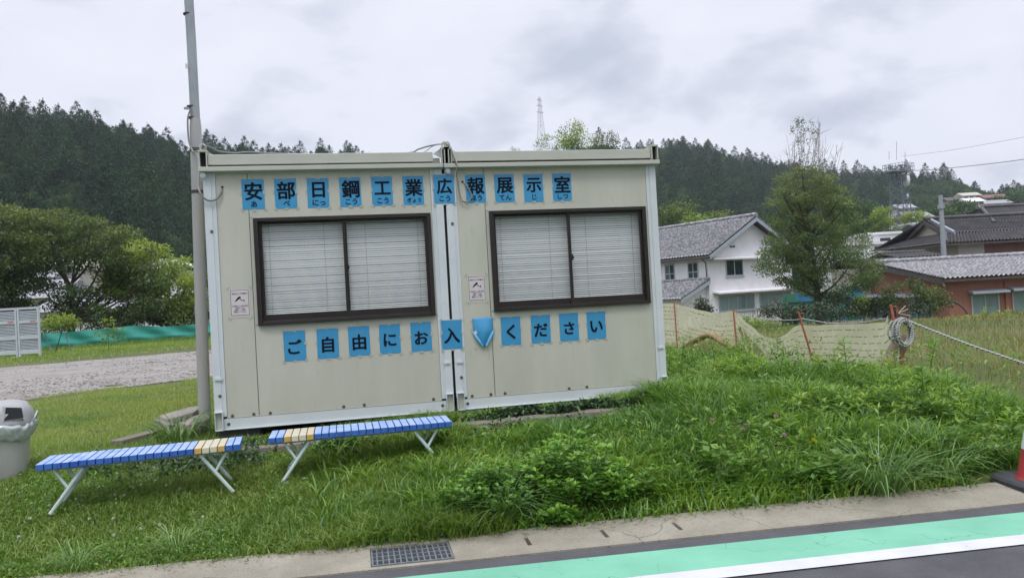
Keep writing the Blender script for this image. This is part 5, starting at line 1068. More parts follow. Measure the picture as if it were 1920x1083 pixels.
# white two storey house
D = 55; O, g = frame_at(1331, D, 68, -1.75); lv = np.array([math.sin(R_(-22)), math.cos(R_(-22)), 0]); Wg, Ll = 9.6, 15.0; ez, az_ = 5.25, 7.75
wh = empty('white_house', 'white two-storey house with grey tiled gable roof beyond the net', 'house', O); Z0 = np.zeros(3)
B = MB(); p0, p1 = Z0, g*Wg; B.poly([p0, p1, p1+Zv*ez, g*Wg/2+Zv*(az_-.25), p0+Zv*ez], lv*Ll); B.build('walls', MT['wallwhite'], wh)
oh, gh = .55, .7
def rp(u, v, dz=0): return g*u+lv*v+Zv*(ez+(az_-ez)*(1-abs(u-Wg/2)/(Wg/2))+dz)
sl = (az_-ez)/(Wg/2)
E0 = lambda s, v: g*(Wg/2+s*(Wg/2+oh))+lv*v+Zv*(ez-sl*oh+.06)
rA, rB = g*Wg/2+lv*(-gh)+Zv*(az_+.06), g*Wg/2+lv*(Ll+.3)+Zv*(az_+.06)
tile_roof('roof', wh, E0(-1, -gh), E0(-1, Ll+.3), rB, rA); tile_roof('roof', wh, E0(1, Ll+.3), E0(1, -gh), rA, rB); ridge(wh, rA+Zv*.16, rB+Zv*.16)
B = MB()
for s in (-1, 1):
    a, b = E0(s, -gh)-Zv*.05, rA-Zv*.05; B.poly([a, b, b-Zv*.28, a-Zv*.25], lv*.08)
    q0, q1 = E0(s, -gh+.09)-Zv*.05, rA+lv*.09-Zv*.05; B.poly([q0, q1, q1+lv*(Ll+gh), q0+lv*(Ll+gh)], Zv*-.06, 1)
B.build('bargeboard', [MT['woodtrim'], MT['darkwood']], wh)
B = MB(); u = E0(-1, 0)-Zv*.14; B.tube([u-lv*gh, u+lv*(Ll+.3)], .07, 8); B.tube([u+lv*.1, g*-.12+lv*.1+Zv*(ez-.75), g*-.08+lv*.1+Zv*2.9], .04, 6); B.build('gutter_pipe', MT['darkwood'], wh)
def canopy(parent, O, U, Nn, u0, u1, z, d=.55, m='wallwhite'):
    B = MB(); B.poly([O+U*u0+Zv*z, O+U*u0+Zv*(z+.14), O+U*u0+Nn*d+Zv*(z+.02), O+U*u0+Nn*d+Zv*(z-.08)], U*(u1-u0)); return B.build('canopy', MT[m], parent)
Nf = -lv
canopy(wh, Z0, g, Nf, .05, 7.2, 4.78); canopy(wh, Z0, g, Nf, .35, 9.6, 2.33)
window(wh, Z0, g, Nf, 1.85, 3.75, 3.5, 4.68, 2, back='pane_dark'); window(wh, Z0, g, Nf, .9, 4.85, .95, 2.12, 4); window(wh, Z0, g, Nf, 5.45, 9.25, .98, 2.12, 4)
B = MB()
for u in (2.55, 2.85): disc_c = g*u+Zv*5.66; B.obox(disc_c-g*.08-Zv*.07, g*.16, Zv*.13, Nf*.08)
B.build('vent', MT['pane_dark'], wh)
Nl = -g
for v0, v1 in ((.9, 1.9), (3.2, 4.2)): window(wh, Z0, lv, Nl, v0, v1, 3.45, 4.65, 2, back='pane_dark', rail=True)
# lean-to along the left wall
lo_w, lz0, lz1 = 2.5, 2.2, 3.3
B = MB(); B.poly([Z0+lv*.35, -g*lo_w+lv*.35, -g*lo_w+lv*.35+Zv*lz0, lv*.35+Zv*(lz1-.1)], lv*(Ll-1)); B.build('lean_to', MT['wallwhite'], wh)
q = [-g*(lo_w+.5)+lv*-.15+Zv*(lz0-.15), -g*(lo_w+.5)+lv*(Ll)+Zv*(lz0-.15), lv*Ll+Zv*lz1, lv*-.15+Zv*lz1]; q[2] = q[2]-g*.02; q[3] = q[3]-g*.02
tile_roof('lean_to_roof', wh, *q); ridge(wh, q[3]-g*.06+Zv*.1, q[2]-g*.06+Zv*.1, r=.1)
B = MB(); a, b = q[0]-Zv*.03, q[3]-Zv*.03; B.poly([a, b, b-Zv*.25, a-Zv*.22], lv*.07); B.build('bargeboard', MT['woodtrim'], wh)
window(wh, -g*lo_w, lv, Nl, .8, 4.6, .4, 1.75, 4, back='pane_dark', rail=True)
B = MB(); B.obox(-g*.55+lv*.34+Zv*1.45, g*.45, Zv*.3, Nf*.25); B.build('outdoor_unit', MT['wallwhite'], wh)
# wing behind, its ridge showing at the cabin edge
O2 = O+lv*11.0-g*7.5; w2 = empty('white_house_wing', 'grey-roofed wing half hidden by the cabin, left of the white house', 'house', O2); B = MB(); B.poly([Z0, g*6, g*6+Zv*5.6, g*3+Zv*7.3, Zv*5.6], lv*8); B.build('walls', MT['wallwhite'], w2)
for s in (-1, 1):
    ee = g*(3+s*3.5)-lv*.6+Zv*5.4; rr_ = g*3-lv*.6+Zv*7.4; tile_roof('roof', w2, ee, ee+lv*9, rr_+lv*9, rr_)
ridge(w2, g*3-lv*.6+Zv*7.55, g*3+lv*8.4+Zv*7.55)
B = MB()
for s in (-1, 1): a, b = g*(3+s*3.5)-lv*.62+Zv*5.35, g*3-lv*.62+Zv*7.35; B.poly([a, b, b-Zv*.3, a-Zv*.3], lv*-.08)
B.build('bargeboard', MT['woodtrim'], w2)
# terracotta bungalow
D = 48.3; O, U = frame_at(1779, D, 100, -2.25); P_ = np.array([math.sin(R_(10)), math.cos(R_(10)), 0]); Lw, Wd = 20., 11.4; ez = 3.1; rz = 4.12; ry_ = 6.4; fz = 3.5
th = empty('terracotta_house', 'terracotta bungalow with grey tiled roof beyond the field', 'house', O)
B = MB(); B.poly([Z0, P_*Wd, P_*Wd+Zv*fz, P_*ry_+Zv*(rz-.15), Zv*ez], U*Lw); B.build('walls', MT['wallorange'], th)
so_ = (rz-ez)/ry_; e0 = -P_*.7-U*.7+Zv*(ez-so_*.7+.05); rA = P_*ry_-U*.7+Zv*(rz+.05); e2 = P_*(Wd+.7)-U*.7+Zv*(fz-.1)
tile_roof('roof', th, e0, e0+U*(Lw+1), rA+U*(Lw+1), rA, 'tile'); tile_roof('roof', th, e2+U*(Lw+1), e2, rA, rA+U*(Lw+1), 'tile'); ridge(th, rA+Zv*.16, rA+U*(Lw+1)+Zv*.16)
B = MB(); B.poly([e0-Zv*.04, rA-Zv*.04, rA-Zv*.34, e0-Zv*.3], U*.08); B.poly([e2-Zv*.04, rA-Zv*.04, rA-Zv*.34, e2-Zv*.3], U*.08); B.obox(e0-Zv*.16, U*(Lw+1), Zv*.12, P_*.04); B.build('bargeboard', MT['darkwood'], th)
Ns = -P_
window(th, Z0, U, Ns, 1.25, 2.85, .45, 2.1, 2); window(th, Z0, U, Ns, 3.6, 6.9, .5, 2.15, 4); window(th, Z0, U, Ns, 7.8, 10.5, .5, 2.15, 3)
canopy(th, Z0, U, Ns, 1.1, 3.2, 2.2, .5, 'woodtrim'); canopy(th, Z0, U, Ns, 3.4, 11, 2.25, .5, 'woodtrim')
B = MB(); B.tube([U*3.22+Ns*.06, U*3.22+Ns*.06+Zv*2.7], .045, 6); B.build('downpipe', MT['wallorange'], th)
window(th, Z0, P_, -U, 1.6, 3.9, .3, 2.0, 3); window(th, Z0, P_, -U, 6.2, 9.2, .6, 2.1, 3, back='pane_dark'); canopy(th, Z0, P_, -U, 1.2, 9.6, 2.1, .6, 'woodtrim')
# wagon-wheel-like hoop against the bungalow wall
c = atd(1775, 596, 45); B = MB(); B.tube([c+U*1.2*math.cos(a)+Zv*1.2*math.sin(a)-Zv*.3 for a in np.linspace(.1, math.pi-.1, 20)], .05, 6); tag(B.build('dark_hoop', MT['darkwood']), 'dark arched hoop leaning by the terracotta bungalow', 'hoop')
# brown hip-and-gable house behind it
D = 66; O, U = frame_at(1803, D, 100, -2.3); P_ = np.array([math.sin(R_(10)), math.cos(R_(10)), 0]); m_ = D/1400
def zpx(px, py, D): return atd(px, py, D)[2]
ez = zpx(1810, 452, D)+2.3; rz = zpx(1800, 402, D)+2.3; Lw, Wd = 22., 9.
bh = empty('brown_house', 'brown house with hip-and-gable tiled roof behind the terracotta bungalow', 'house', O)
B = MB(); B.poly([Z0, P_*Wd, P_*Wd+Zv*ez, Zv*ez], U*Lw); B.build('walls', MT['wallbrown'], bh)
B = MB(); B.poly([-U*.012, P_*Wd-U*.012, P_*Wd-U*.012+Zv*(ez-.02), -U*.012+Zv*(ez-.02)], -U*.02); B.obox(-P_*.013-U*.03, U*2.0, Zv*(ez-.05), -P_*.02); B.build('cream_wall', MT['wallcream'], bh)
o_ = .9; eA, eB = -P_*o_-U*(o_+.6)+Zv*(ez-.1), -P_*o_+U*(Lw)+Zv*(ez-.1); gx0 = 2.2; rA, rB = P_*Wd/2+U*(gx0-2.0)+Zv*rz, P_*Wd/2+U*Lw+Zv*rz; eC, eD = P_*(Wd+o_)-U*(o_+.6)+Zv*(ez-.1), P_*(Wd+o_)+U*Lw+Zv*(ez-.1)
fA = P_*(Wd*.5-Wd*.30)+U*(gx0-2.0)+Zv*(ez-.1+(rz-ez)*.42); fC = P_*(Wd*.5+Wd*.30)+U*(gx0-2.0)+Zv*(ez-.1+(rz-ez)*.42)
tile_roof('roof', bh, fA, eB*.0+fA+U*(Lw-gx0+2), rB, rA, 'tiledark'); tile_roof('roof', bh, eA, eB, fA+U*(Lw-gx0+2), fA, 'tiledark'); tile_roof('roof', bh, eD, eC, rA, rB, 'tiledark'); tile_roof('hip_roof', bh, eC, eA, fA+U*.3, fC+U*.3, 'tiledark')
B = MB(); B.poly([fA+U*.35, rA+U*.35-Zv*.05, fC+U*.35], U*.06); B.build('gable', MT['wallcream'], bh)
B = MB(); B.poly([fA-U*.1, rA-U*.1, rA-U*.1-Zv*.35, fA-U*.1-Zv*.3], U*.08); B.poly([fC-U*.1, rA-U*.1, rA-U*.1-Zv*.35, fC-U*.1-Zv*.3], U*.08); B.obox(eA-Zv*.18, eB-eA, Zv*.12, P_*.05); B.obox(eC-Zv*.18, eA-eC, Zv*.12, U*.05); B.build('bargeboard', MT['darkwood'], bh)
ridge(bh, rA+Zv*.15, rB+Zv*.15, 'tiledark', .17); ridge(bh, rA+U*.5+Zv*.1, fA+U*.5+P_*-.4+Zv*.05, 'woodtrim', .1); ridge(bh, eA+Zv*.14, fA+Zv*.12, 'tiledark', .11)
window(bh, Z0, U, -P_*1.04, 4.0, 5.9, ez-2.6, ez-1.0, 2); window(bh, Z0, U, -P_, 9.5, 12.5, ez-2.4, ez-.8, 3); window(bh, -P_*.03, P_, -U*1.0-np.array([0, 0, 0]), 2.5, 6.0, ez-1.6, ez-.5, 3, back='pane_dark')
# a further roof up to the right
D = 74; O, _ = frame_at(1935, D, 100, -2); fh = empty('hip_roof_house', 'grey tiled roof rising behind the brown house at the frame edge', 'house', O)
z1, z2 = zpx(1890, 420, D)+2, zpx(1915, 380, D)+2
B = MB(); B.poly([-U*2.5, U*10, U*10+Zv*z1, -U*2.5+Zv*z1], P_*8); B.build('walls', MT['wallbrown'], fh); a, b, c_, d_ = -U*3.3-P_*.8+Zv*z1, U*11-P_*.8+Zv*z1, U*11+P_*4+Zv*z2, -U*1.0+P_*4+Zv*z2
tile_roof('roof', fh, a, b, c_, d_, 'tiledark'); tile_roof('roof', fh, -U*3.3+P_*8.8+Zv*z1, a, d_, d_+P_*.1, 'tiledark'); ridge(fh, a+Zv*.1, d_+Zv*.1, 'tiledark'); ridge(fh, d_+Zv*.15, c_+Zv*.15, 'tiledark')
# small tiled outbuildings between the houses
for k, (px, py0, py1, D, wd, lb) in enumerate(((1724, 482, 472, 62, 2.8, 'low dark tiled shed roof behind the terracotta bungalow ridge'), (1660, 500, 488, 56, 3.4, 'small dark gabled roof peeping out left of the bungalow'))):
    O, _ = frame_at(px, D, 100, -2.3); h0, h1 = zpx(px, py0, D)+2.3, zpx(px, py1, D)+2.3; r = empty('shed', lb, 'shed', O); B = MB(); B.poly([-U*wd/2, U*wd/2, U*wd/2+Zv*h0, -U*wd/2+Zv*h0], P_*4); B.build('walls', MT['wallcream'], r)
    tile_roof('roof', r, -U*(wd/2+.4)-P_*.5+Zv*h0, U*(wd/2+.4)-P_*.5+Zv*h0, U*(wd/2+.4)+P_*2+Zv*h1, -U*(wd/2+.4)+P_*2+Zv*h1, 'tiledark'); tile_roof('roof', r, U*(wd/2+.4)+P_*4.5+Zv*h0, -U*(wd/2+.4)+P_*4.5+Zv*h0, -U*(wd/2+.4)+P_*2+Zv*h1, U*(wd/2+.4)+P_*2+Zv*h1, 'tiledark'); ridge(r, -U*(wd/2+.4)+P_*2+Zv*(h1+.1), U*(wd/2+.4)+P_*2+Zv*(h1+.1), 'tiledark', .12)
# simple far houses: walls, pitched roof, window openings
def far_house(px, pyb, D, wd, dp, h, rh, label, wall='wallwhite', roof='tile', az=100, flat=False, nwin=3):
    p = atd(px, pyb, D); a = R_(az); U = np.array([math.sin(a), math.cos(a), 0]); P_ = np.array([-U[1], U[0], 0]); r = empty('distant_house', label, 'house', p)
    B = MB(); B.obox(-U*wd/2-Zv*6, U*wd, P_*dp, Zv*(h+6)); B.build('walls', MT[wall], r)
    B = MB()
    if flat: B.obox(-U*(wd/2+.2)-P_*.2+Zv*(h+.003), U*(wd+.4), P_*(dp+.4), Zv*.3)
    else:
        q = [-P_*.6+Zv*(h-.1), P_*dp/2+Zv*(h+rh), P_*(dp+.6)+Zv*(h-.1), P_*dp/2+Zv*(h+rh-.3)]; B.poly([x_-U*(wd/2+.5) for x_ in (q[0], q[1], q[2])], U*(wd+1))
    B.build('roof', MT[roof], r)
    for k in range(nwin):
        B = MB(); u = -wd/2+wd*(k+.5)/nwin-.6; B.obox(U*u-P_*.05+Zv*h*.35, U*1.3, P_*.04, Zv*h*.4); B.build('window', MT['pane_dark'], r)
    return r
far_house(1650, 474, 95, 9, 7, 1.0, 0, 'low white flat-roofed building seen through the feathery tree', flat=True, roof='wallwhite', nwin=1); far_house(1660, 466, 105, 4.0, 6, 1.8, 0, 'white box-shaped upper building with one dark window', flat=True, roof='wallwhite', nwin=1)
far_house(1728, 426, 190, 5.5, 6, 2.2, 1.4, 'cream house with grey roof beside the radio tower', 'wallcream'); far_house(1735, 432, 150, 4.5, 4, 1.2, 0, 'white wall-like block just right of the radio tower', flat=True, roof='wallwhite', nwin=1); far_house(1755, 440, 130, 4, 6, 1.0, 1.0, 'brown roofed house left of the concrete pole foot', 'darkwood', 'tiledark')
for k, (px, py, D, w_, lb, rf) in enumerate(((1822, 374, 330, 12, 'pale roofed house highest on the far slope', 'wallcream'), (1868, 378, 320, 15, 'reddish roofed house on the far slope', 'wallbrown'), (1872, 390, 290, 16, 'grey roofed long house on the far slope', 'tile'), (1818, 398, 280, 9, 'small grey house low on the far slope', 'tile'), (1855, 380, 350, 14, 'grey roofed house behind the reddish one', 'tile'), (1790, 384, 300, 9, 'small brown roofed house at the far forest edge', 'darkwood'), (1700, 400, 240, 9, 'grey roofed house just left of the radio tower', 'tile'), (1830, 387, 270, 9, 'pale shed roof above the brown house ridge', 'wallwhite'))):
    far_house(px, py, D, w_*.55, 5, 1.6, 1.3, lb, 'wallcream' if k % 2 else 'wallwhite', rf)
for k, (px, py, D, w_, h, rh, lb, rf) in enumerate(((40, 590, 85, 7, 1.6, 1.8, 'grey gabled house behind the louvre screens', 'tile'), (155, 618, 66, 6, 1.6, 1.2, 'white walled house behind the spreading tree trunk', 'tile'), (20, 555, 105, 9, 2.0, 1.6, 'pale roofed house left of the spreading tree', 'tile'), (260, 612, 80, 10, 2.0, 1.2, 'white house hidden behind the brighter tree', 'tile'), (75, 535, 115, 10, 2.0, 1.5, 'pinkish grey roof seen through the spreading tree', 'wallcream'), (358, 512, 120, 3.4, 1.0, 1.3, 'tiny white gabled house beside the steel pole', 'wallwhite'))):
    far_house(px, py, D, w_, 7, h, rh, lb, 'wallwhite' if k in (1, 5) else 'wallcream', rf, az=95 if k != 5 else 20)
# greenhouse frame and blue sheets behind the ornamental tree
D = 47; p = atd(1560, 602, D); gh_ = empty('garden_shelter', 'blue and green sheeted shelter behind the ornamental tree', 'shelter', p); U = np.array([math.sin(R_(100)), math.cos(R_(100)), 0]); P_ = np.array([-U[1], U[0], 0])
B = MB(); B.obox(-U*2.6+P_*.6, U*4.9, P_*.05, Zv*1.5); B.build('green_sheet', MT['greentarp'], gh_); B = MB(); B.obox(-U*2.4+P_*.5+Zv*1.2, U*4.5, P_*.05, Zv*.5); B.build('blue_sheet', MT['bluetarp'], gh_)
B = MB()
for u in (-.3, .35, 1.0): B.tube([U*u, U*u+Zv*1.35], .03, 5)
for z in (.55, 1.0, 1.35): B.tube([-U*.3+Zv*z, U*1.0+Zv*z], .025, 5)
B.tube([U*(.6+1.2*math.cos(a))+P_*.1+Zv*(.6+1.3*math.sin(a)) for a in np.linspace(0, math.pi, 14)], .03, 5); B.build('frame', MT['winframe'], gh_)
D = 46; p = atd(1602, 600, D); B = MB(); B.obox(p-U*.55, U*.95, P_*.06, Zv*1.9); tag(B.build('painted_panel', MT['bluetarp']), 'blue and green painted panel beside the terracotta corner', 'panel')
# ------------------------------------------------------------------ poles, towers, wires
def concrete_pole(px, pyt, pyb, D, r, label, arms=()):
    b0, t0 = atd(px, pyb, D), atd(px-3, pyt, D); t0[0], t0[1] = b0[0], b0[1]; root = empty('utility_pole', label, 'pole', b0); B = MB(); B.tube([(0, 0, -2), (0, 0, t0[2]-b0[2])], [r, r*.7], 10); B.build('pole', MT['steel'], root); h = t0[2]-b0[2]
    for z, l in arms: B = MB(); B.box((-l/2, -.05, h-z-.06), (l/2, .05, h-z+.06)); B.build('crossarm', MT['steel'], root)
    B = MB(); B.tube([(0, 0, h-.9), (0, 0, h-.6)], r*1.15, 10); B.build('collar', MT['steel'], root); return root
concrete_pole(1770, 366, 480, 58, .19, 'tall concrete pole standing before the brown house gable')
lp = concrete_pole(7, 400, 600, 50, .14, 'thin pole with lamp, left of the spreading tree', ((3.2, 1.2),)); B = MB(); B.box((-.5, -.15, 6.0), (-.15, .15, 6.25)); B.build('lamp', MT['conewhite'], lp)
concrete_pole(1656, 384, 420, 200, .2, 'far utility pole left of the radio tower', ((1.0, 2.4), (1.8, 2.0)))
def lattice(root, name, h0, h1, w0, w1, nseg, t, m, nb=4):
    B = MB()
    def c(z, k): w_ = w0+(w1-w0)*(z-h0)/(h1-h0); return np.array([[-w_, -w_], [w_, -w_], [w_, w_], [-w_, w_]][k]+[0])/2+np.array([0, 0, z])
    zs = np.linspace(h0, h1, nseg+1)
    for k in range(4):
        B.tube([c(h0, k), c(h1, k)], t, 5)
        for i in range(nseg):
            z0, z1 = zs[i], zs[i+1]; k2 = (k+1) % 4; B.tube([c(z0, k), c(z1, k2)], t*.55, 4); B.tube([c(z0, k2), c(z1, k)], t*.55, 4); B.tube([c(z1, k), c(z1, k2)], t*.55, 4)
    return B.build(name, MT[m], root)
D = 190; b0 = atd(1693, 460, D); rtw = empty('radio_tower', 'grey lattice radio tower with platform and white dishes', 'tower', b0, R_(20)); H = zpx(1690, 300, D)-b0[2]
lattice(rtw, 'mast', -3, H-1.2, 3.8, 2.3, 10, .11, 'towersteel')
B = MB(); B.box((-2.3, -2.3, H-2.6), (2.3, 2.3, H-2.4)); B.build('platform', MT['towersteel'], rtw)
B = MB()
for s in np.linspace(-2.3, 2.3, 7):
    for a, b in (((s, -2.3), (s, -2.3)), ((s, 2.3), (s, 2.3)), ((-2.3, s), (-2.3, s)), ((2.3, s), (2.3, s))): B.tube([(a[0], a[1], H-2.4), (b[0], b[1], H-.9)], .05, 4)
for z in (H-1.6, H-.9):
    for a, b in (((-2.3, -2.3), (2.3, -2.3)), ((2.3, -2.3), (2.3, 2.3)), ((2.3, 2.3), (-2.3, 2.3)), ((-2.3, 2.3), (-2.3, -2.3))): B.tube([(*a, z), (*b, z)], .05, 4)
B.build('railing', MT['towersteel'], rtw)
def dish(px, py, r):
    p = atd(px, py, D)-b0; c_, s_ = math.cos(-R_(20)), math.sin(-R_(20)); q = np.array([c_*p[0]-s_*p[1], s_*p[0]+c_*p[1], p[2]]); B = MB(); dv = np.array([.9, -.75, 0]); dv /= np.linalg.norm(dv); sd_ = np.cross(dv, Zv)
    rr = []
    for k, (f, d_) in enumerate(((1, .0), (1.02, .25), (.85, .5), (.5, .62), (.1, .66))): rr.append([q+(sd_*math.cos(a)+Zv*math.sin(a))*r*f+dv*d_*r for a in np.linspace(0, 2*math.pi, 21)[:-1]])
    B.loft(rr); d2 = B.build('dish', MT['conewhite'], rtw); B = MB(); B.tube([q, np.array([0, 0, q[2]])], .12, 5); B.build('dish_arm', MT['towersteel'], rtw)
dish(1699, 309, 1.25); dish(1697, 339, 1.35); dish(1700, 368, .55)
B = MB()
for px, pt_ in ((1681, 265), (1697, 285), (1667, 284)): a, b = atd(px, 300, D)-b0, atd(px, pt_, D)-b0; B.tube([a, b], .04, 4)
ant = B.build('antennas', MT['towersteel'], rtw); ant.rotation_euler = (0, 0, -R_(20))
D = 700; b0 = atd(1017, 290, D); py_ = empty('pylon', 'distant steel transmission pylon on the hill behind the cabin roof', 'pylon', b0, R_(30)); H = zpx(1016, 180, D)-b0[2]
MT['pylon'] = mat('pylon_steel', (.42, .44, .47), .6); lattice(py_, 'lower_mast', -15, H*.5, 10., 4., 5, .15, 'pylon'); lattice(py_, 'upper_mast', H*.5, H*.98, 4., 1.6, 7, .12, 'pylon')
for z, l in ((H*.93, 7), (H*.83, 8), (H*.72, 9)): B = MB(); B.tube([(-l/2, 0, z), (0, 0, z+1.2), (l/2, 0, z)], .22, 4); B.tube([(-l/2, 0, z), (l/2, 0, z)], .22, 4); B.build('crossarm', MT['pylon'], py_)
def wire(pts, D0, D1, r, label):
    P = [atd(px, py, D0+(D1-D0)*i/(len(pts)-1)) for i, (px, py) in enumerate(pts)]; B = MB(); B.tube(smooth_path(P, 6), r, 5); return tag(B.build('power_line', MT['cable']), label, 'power line')
wire([(1560, 318), (1640, 321), (1730, 319), (1820, 311), (1925, 298), (2050, 276)], 95, 60, .03, 'thick power line sagging across in front of the radio tower'); wire([(1690, 293), (1780, 282), (1925, 256), (2050, 228)], 190, 120, .03, 'thin power line rising from the radio tower top')
# ------------------------------------------------------------------ hills all round and their forest
ridge_px = [(-260, 150), (-120, 160), (0, 186), (60, 196), (140, 200), (230, 222), (300, 250), (345, 268), (385, 262), (480, 266), (560, 272), (650, 272), (690, 290), (760, 312), (900, 308), (965, 298), (1010, 282), (1060, 262), (1120, 250), (1160, 258), (1220, 255), (1320, 258), (1380, 280), (1460, 296), (1500, 302), (1600, 308), (1700, 312), (1790, 311), (1828, 328), (1860, 338), (1930, 334), (2050, 330), (2200, 320)]
ra, rel = [], []
for px, py in ridge_px: d = ray(px, py); ra.append(math.degrees(math.atan2(d[0], d[1]))); rel.append(d[2]/math.hypot(d[0], d[1]))
ra = [-180, -130, -80]+ra+[110, 150, 180]; rel = [.16, .17, .19]+rel+[.12, .15, .16]
TREEH = 17.
def hill(azd, dist):
    azd = np.asarray(azd, float); dist = np.asarray(dist, float); d1 = np.interp(azd, [-180, -60, -25, -8, 4, 12, 40, 80, 180], [240, 240, 250, 290, 340, 390, 430, 300, 240]); d0 = np.interp(azd, [-180, -60, -25, 0, 14, 30, 40, 55, 120, 180], [90, 110, 105, 125, 125, 170, 235, 240, 100, 90])
    H = np.interp(azd, ra, rel)*d1+CAM[2]-TREEH; t = np.clip((dist-d0)/(d1-d0), 0, 1); back = sstep((dist-d1)/400)
    z = -4.5+(H+4.5)*(.55*t+.45*sstep(t))*(1-.35*back)
    return z+(fbm(azd*.4+dist*.01, dist*.03, 1., 201)-.5)*6*t*(1-t)*2
aa = np.linspace(-180, 180, 361); dd = np.concatenate([np.linspace(80, 460, 60), np.linspace(490, 1300, 14)]); A, Dm = np.meshgrid(aa, dd); hz = hill(A, Dm); V = np.stack([CAM[0]+Dm*np.sin(np.radians(A)), CAM[1]+Dm*np.cos(np.radians(A)), hz], -1).reshape(-1, 3); nA = len(aa); I = np.arange(len(V)).reshape(-1, nA); Q = np.stack([I[:-1, :-1].ravel(), I[:-1, 1:].ravel(), I[1:, 1:].ravel(), I[1:, :-1].ravel()], 1)
MT['hill'] = mat('forest_floor', (.018, .03, .014), .95, (.03, .045, .02), .05); struct(npmesh('hills', V, Q, mats=MT['hill'], smooth=True))
FC = bpy.data.collections.new('forest_kinds')
def proto(name, data, m, stem=None):
    V, Q, T = data; o = npmesh(name, V, Q, tint=T, mats=m); C.objects.unlink(o); return o
def cedar_data(h, r, seed):
    parts = []; nl = 24
    for k in range(nl):
        f = k/(nl-1); z = h*(.10+.88*f); rr = r*(1-f)**.48*rng.uniform(.7, 1.2)+.10; nb = max(7, int(16*(1-f)+7))
        for q in range(nb):
            a = rng.uniform(0, 6.28); k2 = 10; t = rng.uniform(.2, 1, k2)**.7
            P = np.stack([rr*t*math.cos(a)+rng.normal(0, .17, k2), rr*t*math.sin(a)+rng.normal(0, .17, k2), z-.30*rr*t+rng.normal(0, .2, k2)], 1); d = np.stack([np.full(k2, math.cos(a)), np.full(k2, math.sin(a)), rng.uniform(-.6, .4, k2)], 1)+rng.normal(0, .4, (k2, 3))
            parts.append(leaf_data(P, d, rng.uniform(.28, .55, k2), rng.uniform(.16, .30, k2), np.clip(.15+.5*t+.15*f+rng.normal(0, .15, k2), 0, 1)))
    parts.append(leaf_data(np.array([[0, 0, h*.97]]), np.array([[0, 0, 1.]]), np.array([h*.07]), np.array([.2]), np.array([.5]))); return join(parts)
def broad_data(h, r):
    cl = blobs(24, r, r, h*.36, h*.62, r*.36, tb=.42, tv=.15, bottom=-.7); return crown_cloud(cl, 130, .36, .75, up=.4, aspect=.6)
kinds = []
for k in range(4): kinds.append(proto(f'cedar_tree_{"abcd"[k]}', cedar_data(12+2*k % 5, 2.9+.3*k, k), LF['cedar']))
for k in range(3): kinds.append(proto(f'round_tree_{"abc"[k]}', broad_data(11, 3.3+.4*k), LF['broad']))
def gn_forest(name, pts, scl, idx):
    me = bpy.data.meshes.new(name); me.from_pydata([tuple(p) for p in pts], [], []); a = me.attributes.new('scl', 'FLOAT', 'POINT'); a.data.foreach_set('value', np.asarray(scl, np.float32)); a = me.attributes.new('kind_index', 'INT', 'POINT'); a.data.foreach_set('value', np.asarray(idx, np.int32)); a = me.attributes.new('rotz', 'FLOAT', 'POINT'); a.data.foreach_set('value', rng.uniform(0, 6.28, len(pts)).astype(np.float32))
    o = bpy.data.objects.new(name, me); C.objects.link(o); struct(o, 'stuff'); g = bpy.data.node_groups.new('forest_nodes', 'GeometryNodeTree'); g.interface.new_socket('Geometry', in_out='INPUT', socket_type='NodeSocketGeometry'); g.interface.new_socket('Geometry', in_out='OUTPUT', socket_type='NodeSocketGeometry')
    i_ = g.nodes.new('NodeGroupInput'); o_ = g.nodes.new('NodeGroupOutput'); ci = g.nodes.new('GeometryNodeCollectionInfo'); ci.inputs['Collection'].default_value = FC; ci.inputs['Separate Children'].default_value = True; ci.inputs['Reset Children'].default_value = True
    ip = g.nodes.new('GeometryNodeInstanceOnPoints'); ip.inputs['Pick Instance'].default_value = True
    def at_(n, ty): x = g.nodes.new('GeometryNodeInputNamedAttribute'); x.data_type = ty; x.inputs['Name'].default_value = n; return x.outputs[0]
    cx_ = g.nodes.new('ShaderNodeCombineXYZ'); g.links.new(at_('rotz', 'FLOAT'), cx_.inputs[2]); g.links.new(i_.outputs[0], ip.inputs['Points']); g.links.new(ci.outputs[0], ip.inputs['Instance']); g.links.new(at_('kind_index', 'INT'), ip.inputs['Instance Index']); g.links.new(cx_.outputs[0], ip.inputs['Rotation']); g.links.new(at_('scl', 'FLOAT'), ip.inputs['Scale']); g.links.new(ip.outputs[0], o_.inputs[0])
    md = o.modifiers.new('scatter', 'NODES'); md.node_group = g; return o
for o in kinds: FC.objects.link(o)
def forest_pts(n, a0, a1, d0, d1, broad_fn):
    az = rng.uniform(a0, a1, n); ds = np.sqrt(rng.uniform(d0**2, d1**2, n)); dlo = np.interp(az, [-180, -60, -25, 0, 14, 30, 40, 55, 120, 180], [90, 110, 105, 125, 125, 170, 235, 240, 100, 90])+np.interp(az, [-180, 20, 34, 50], [6, 6, 30, 40]); dhi = np.interp(az, [-180, -60, -25, -8, 4, 12, 40, 80, 180], [240, 240, 250, 290, 340, 390, 430, 300, 240])+25
    k = (ds > dlo) & (ds < dhi); az, ds = az[k], ds[k]; P = np.stack([CAM[0]+ds*np.sin(np.radians(az)), CAM[1]+ds*np.cos(np.radians(az)), hill(az, ds)-.6], 1)
    # keep a minimum distance on a coarse grid
    cell = np.floor(P[:, :2]/2.9).astype(int); _, u = np.unique(cell, axis=0, return_index=True); P, az, ds = P[u], az[u], ds[u]
    bf = broad_fn(az, ds, P); isb = rng.random(len(P)) < bf; idx = np.where(isb, 4+rng.integers(0, 3, len(P)), rng.integers(0, 4, len(P))); sc = (.62+.62*rng.random(len(P)))*np.where(isb, .85, 1.0)
    return P, sc, idx
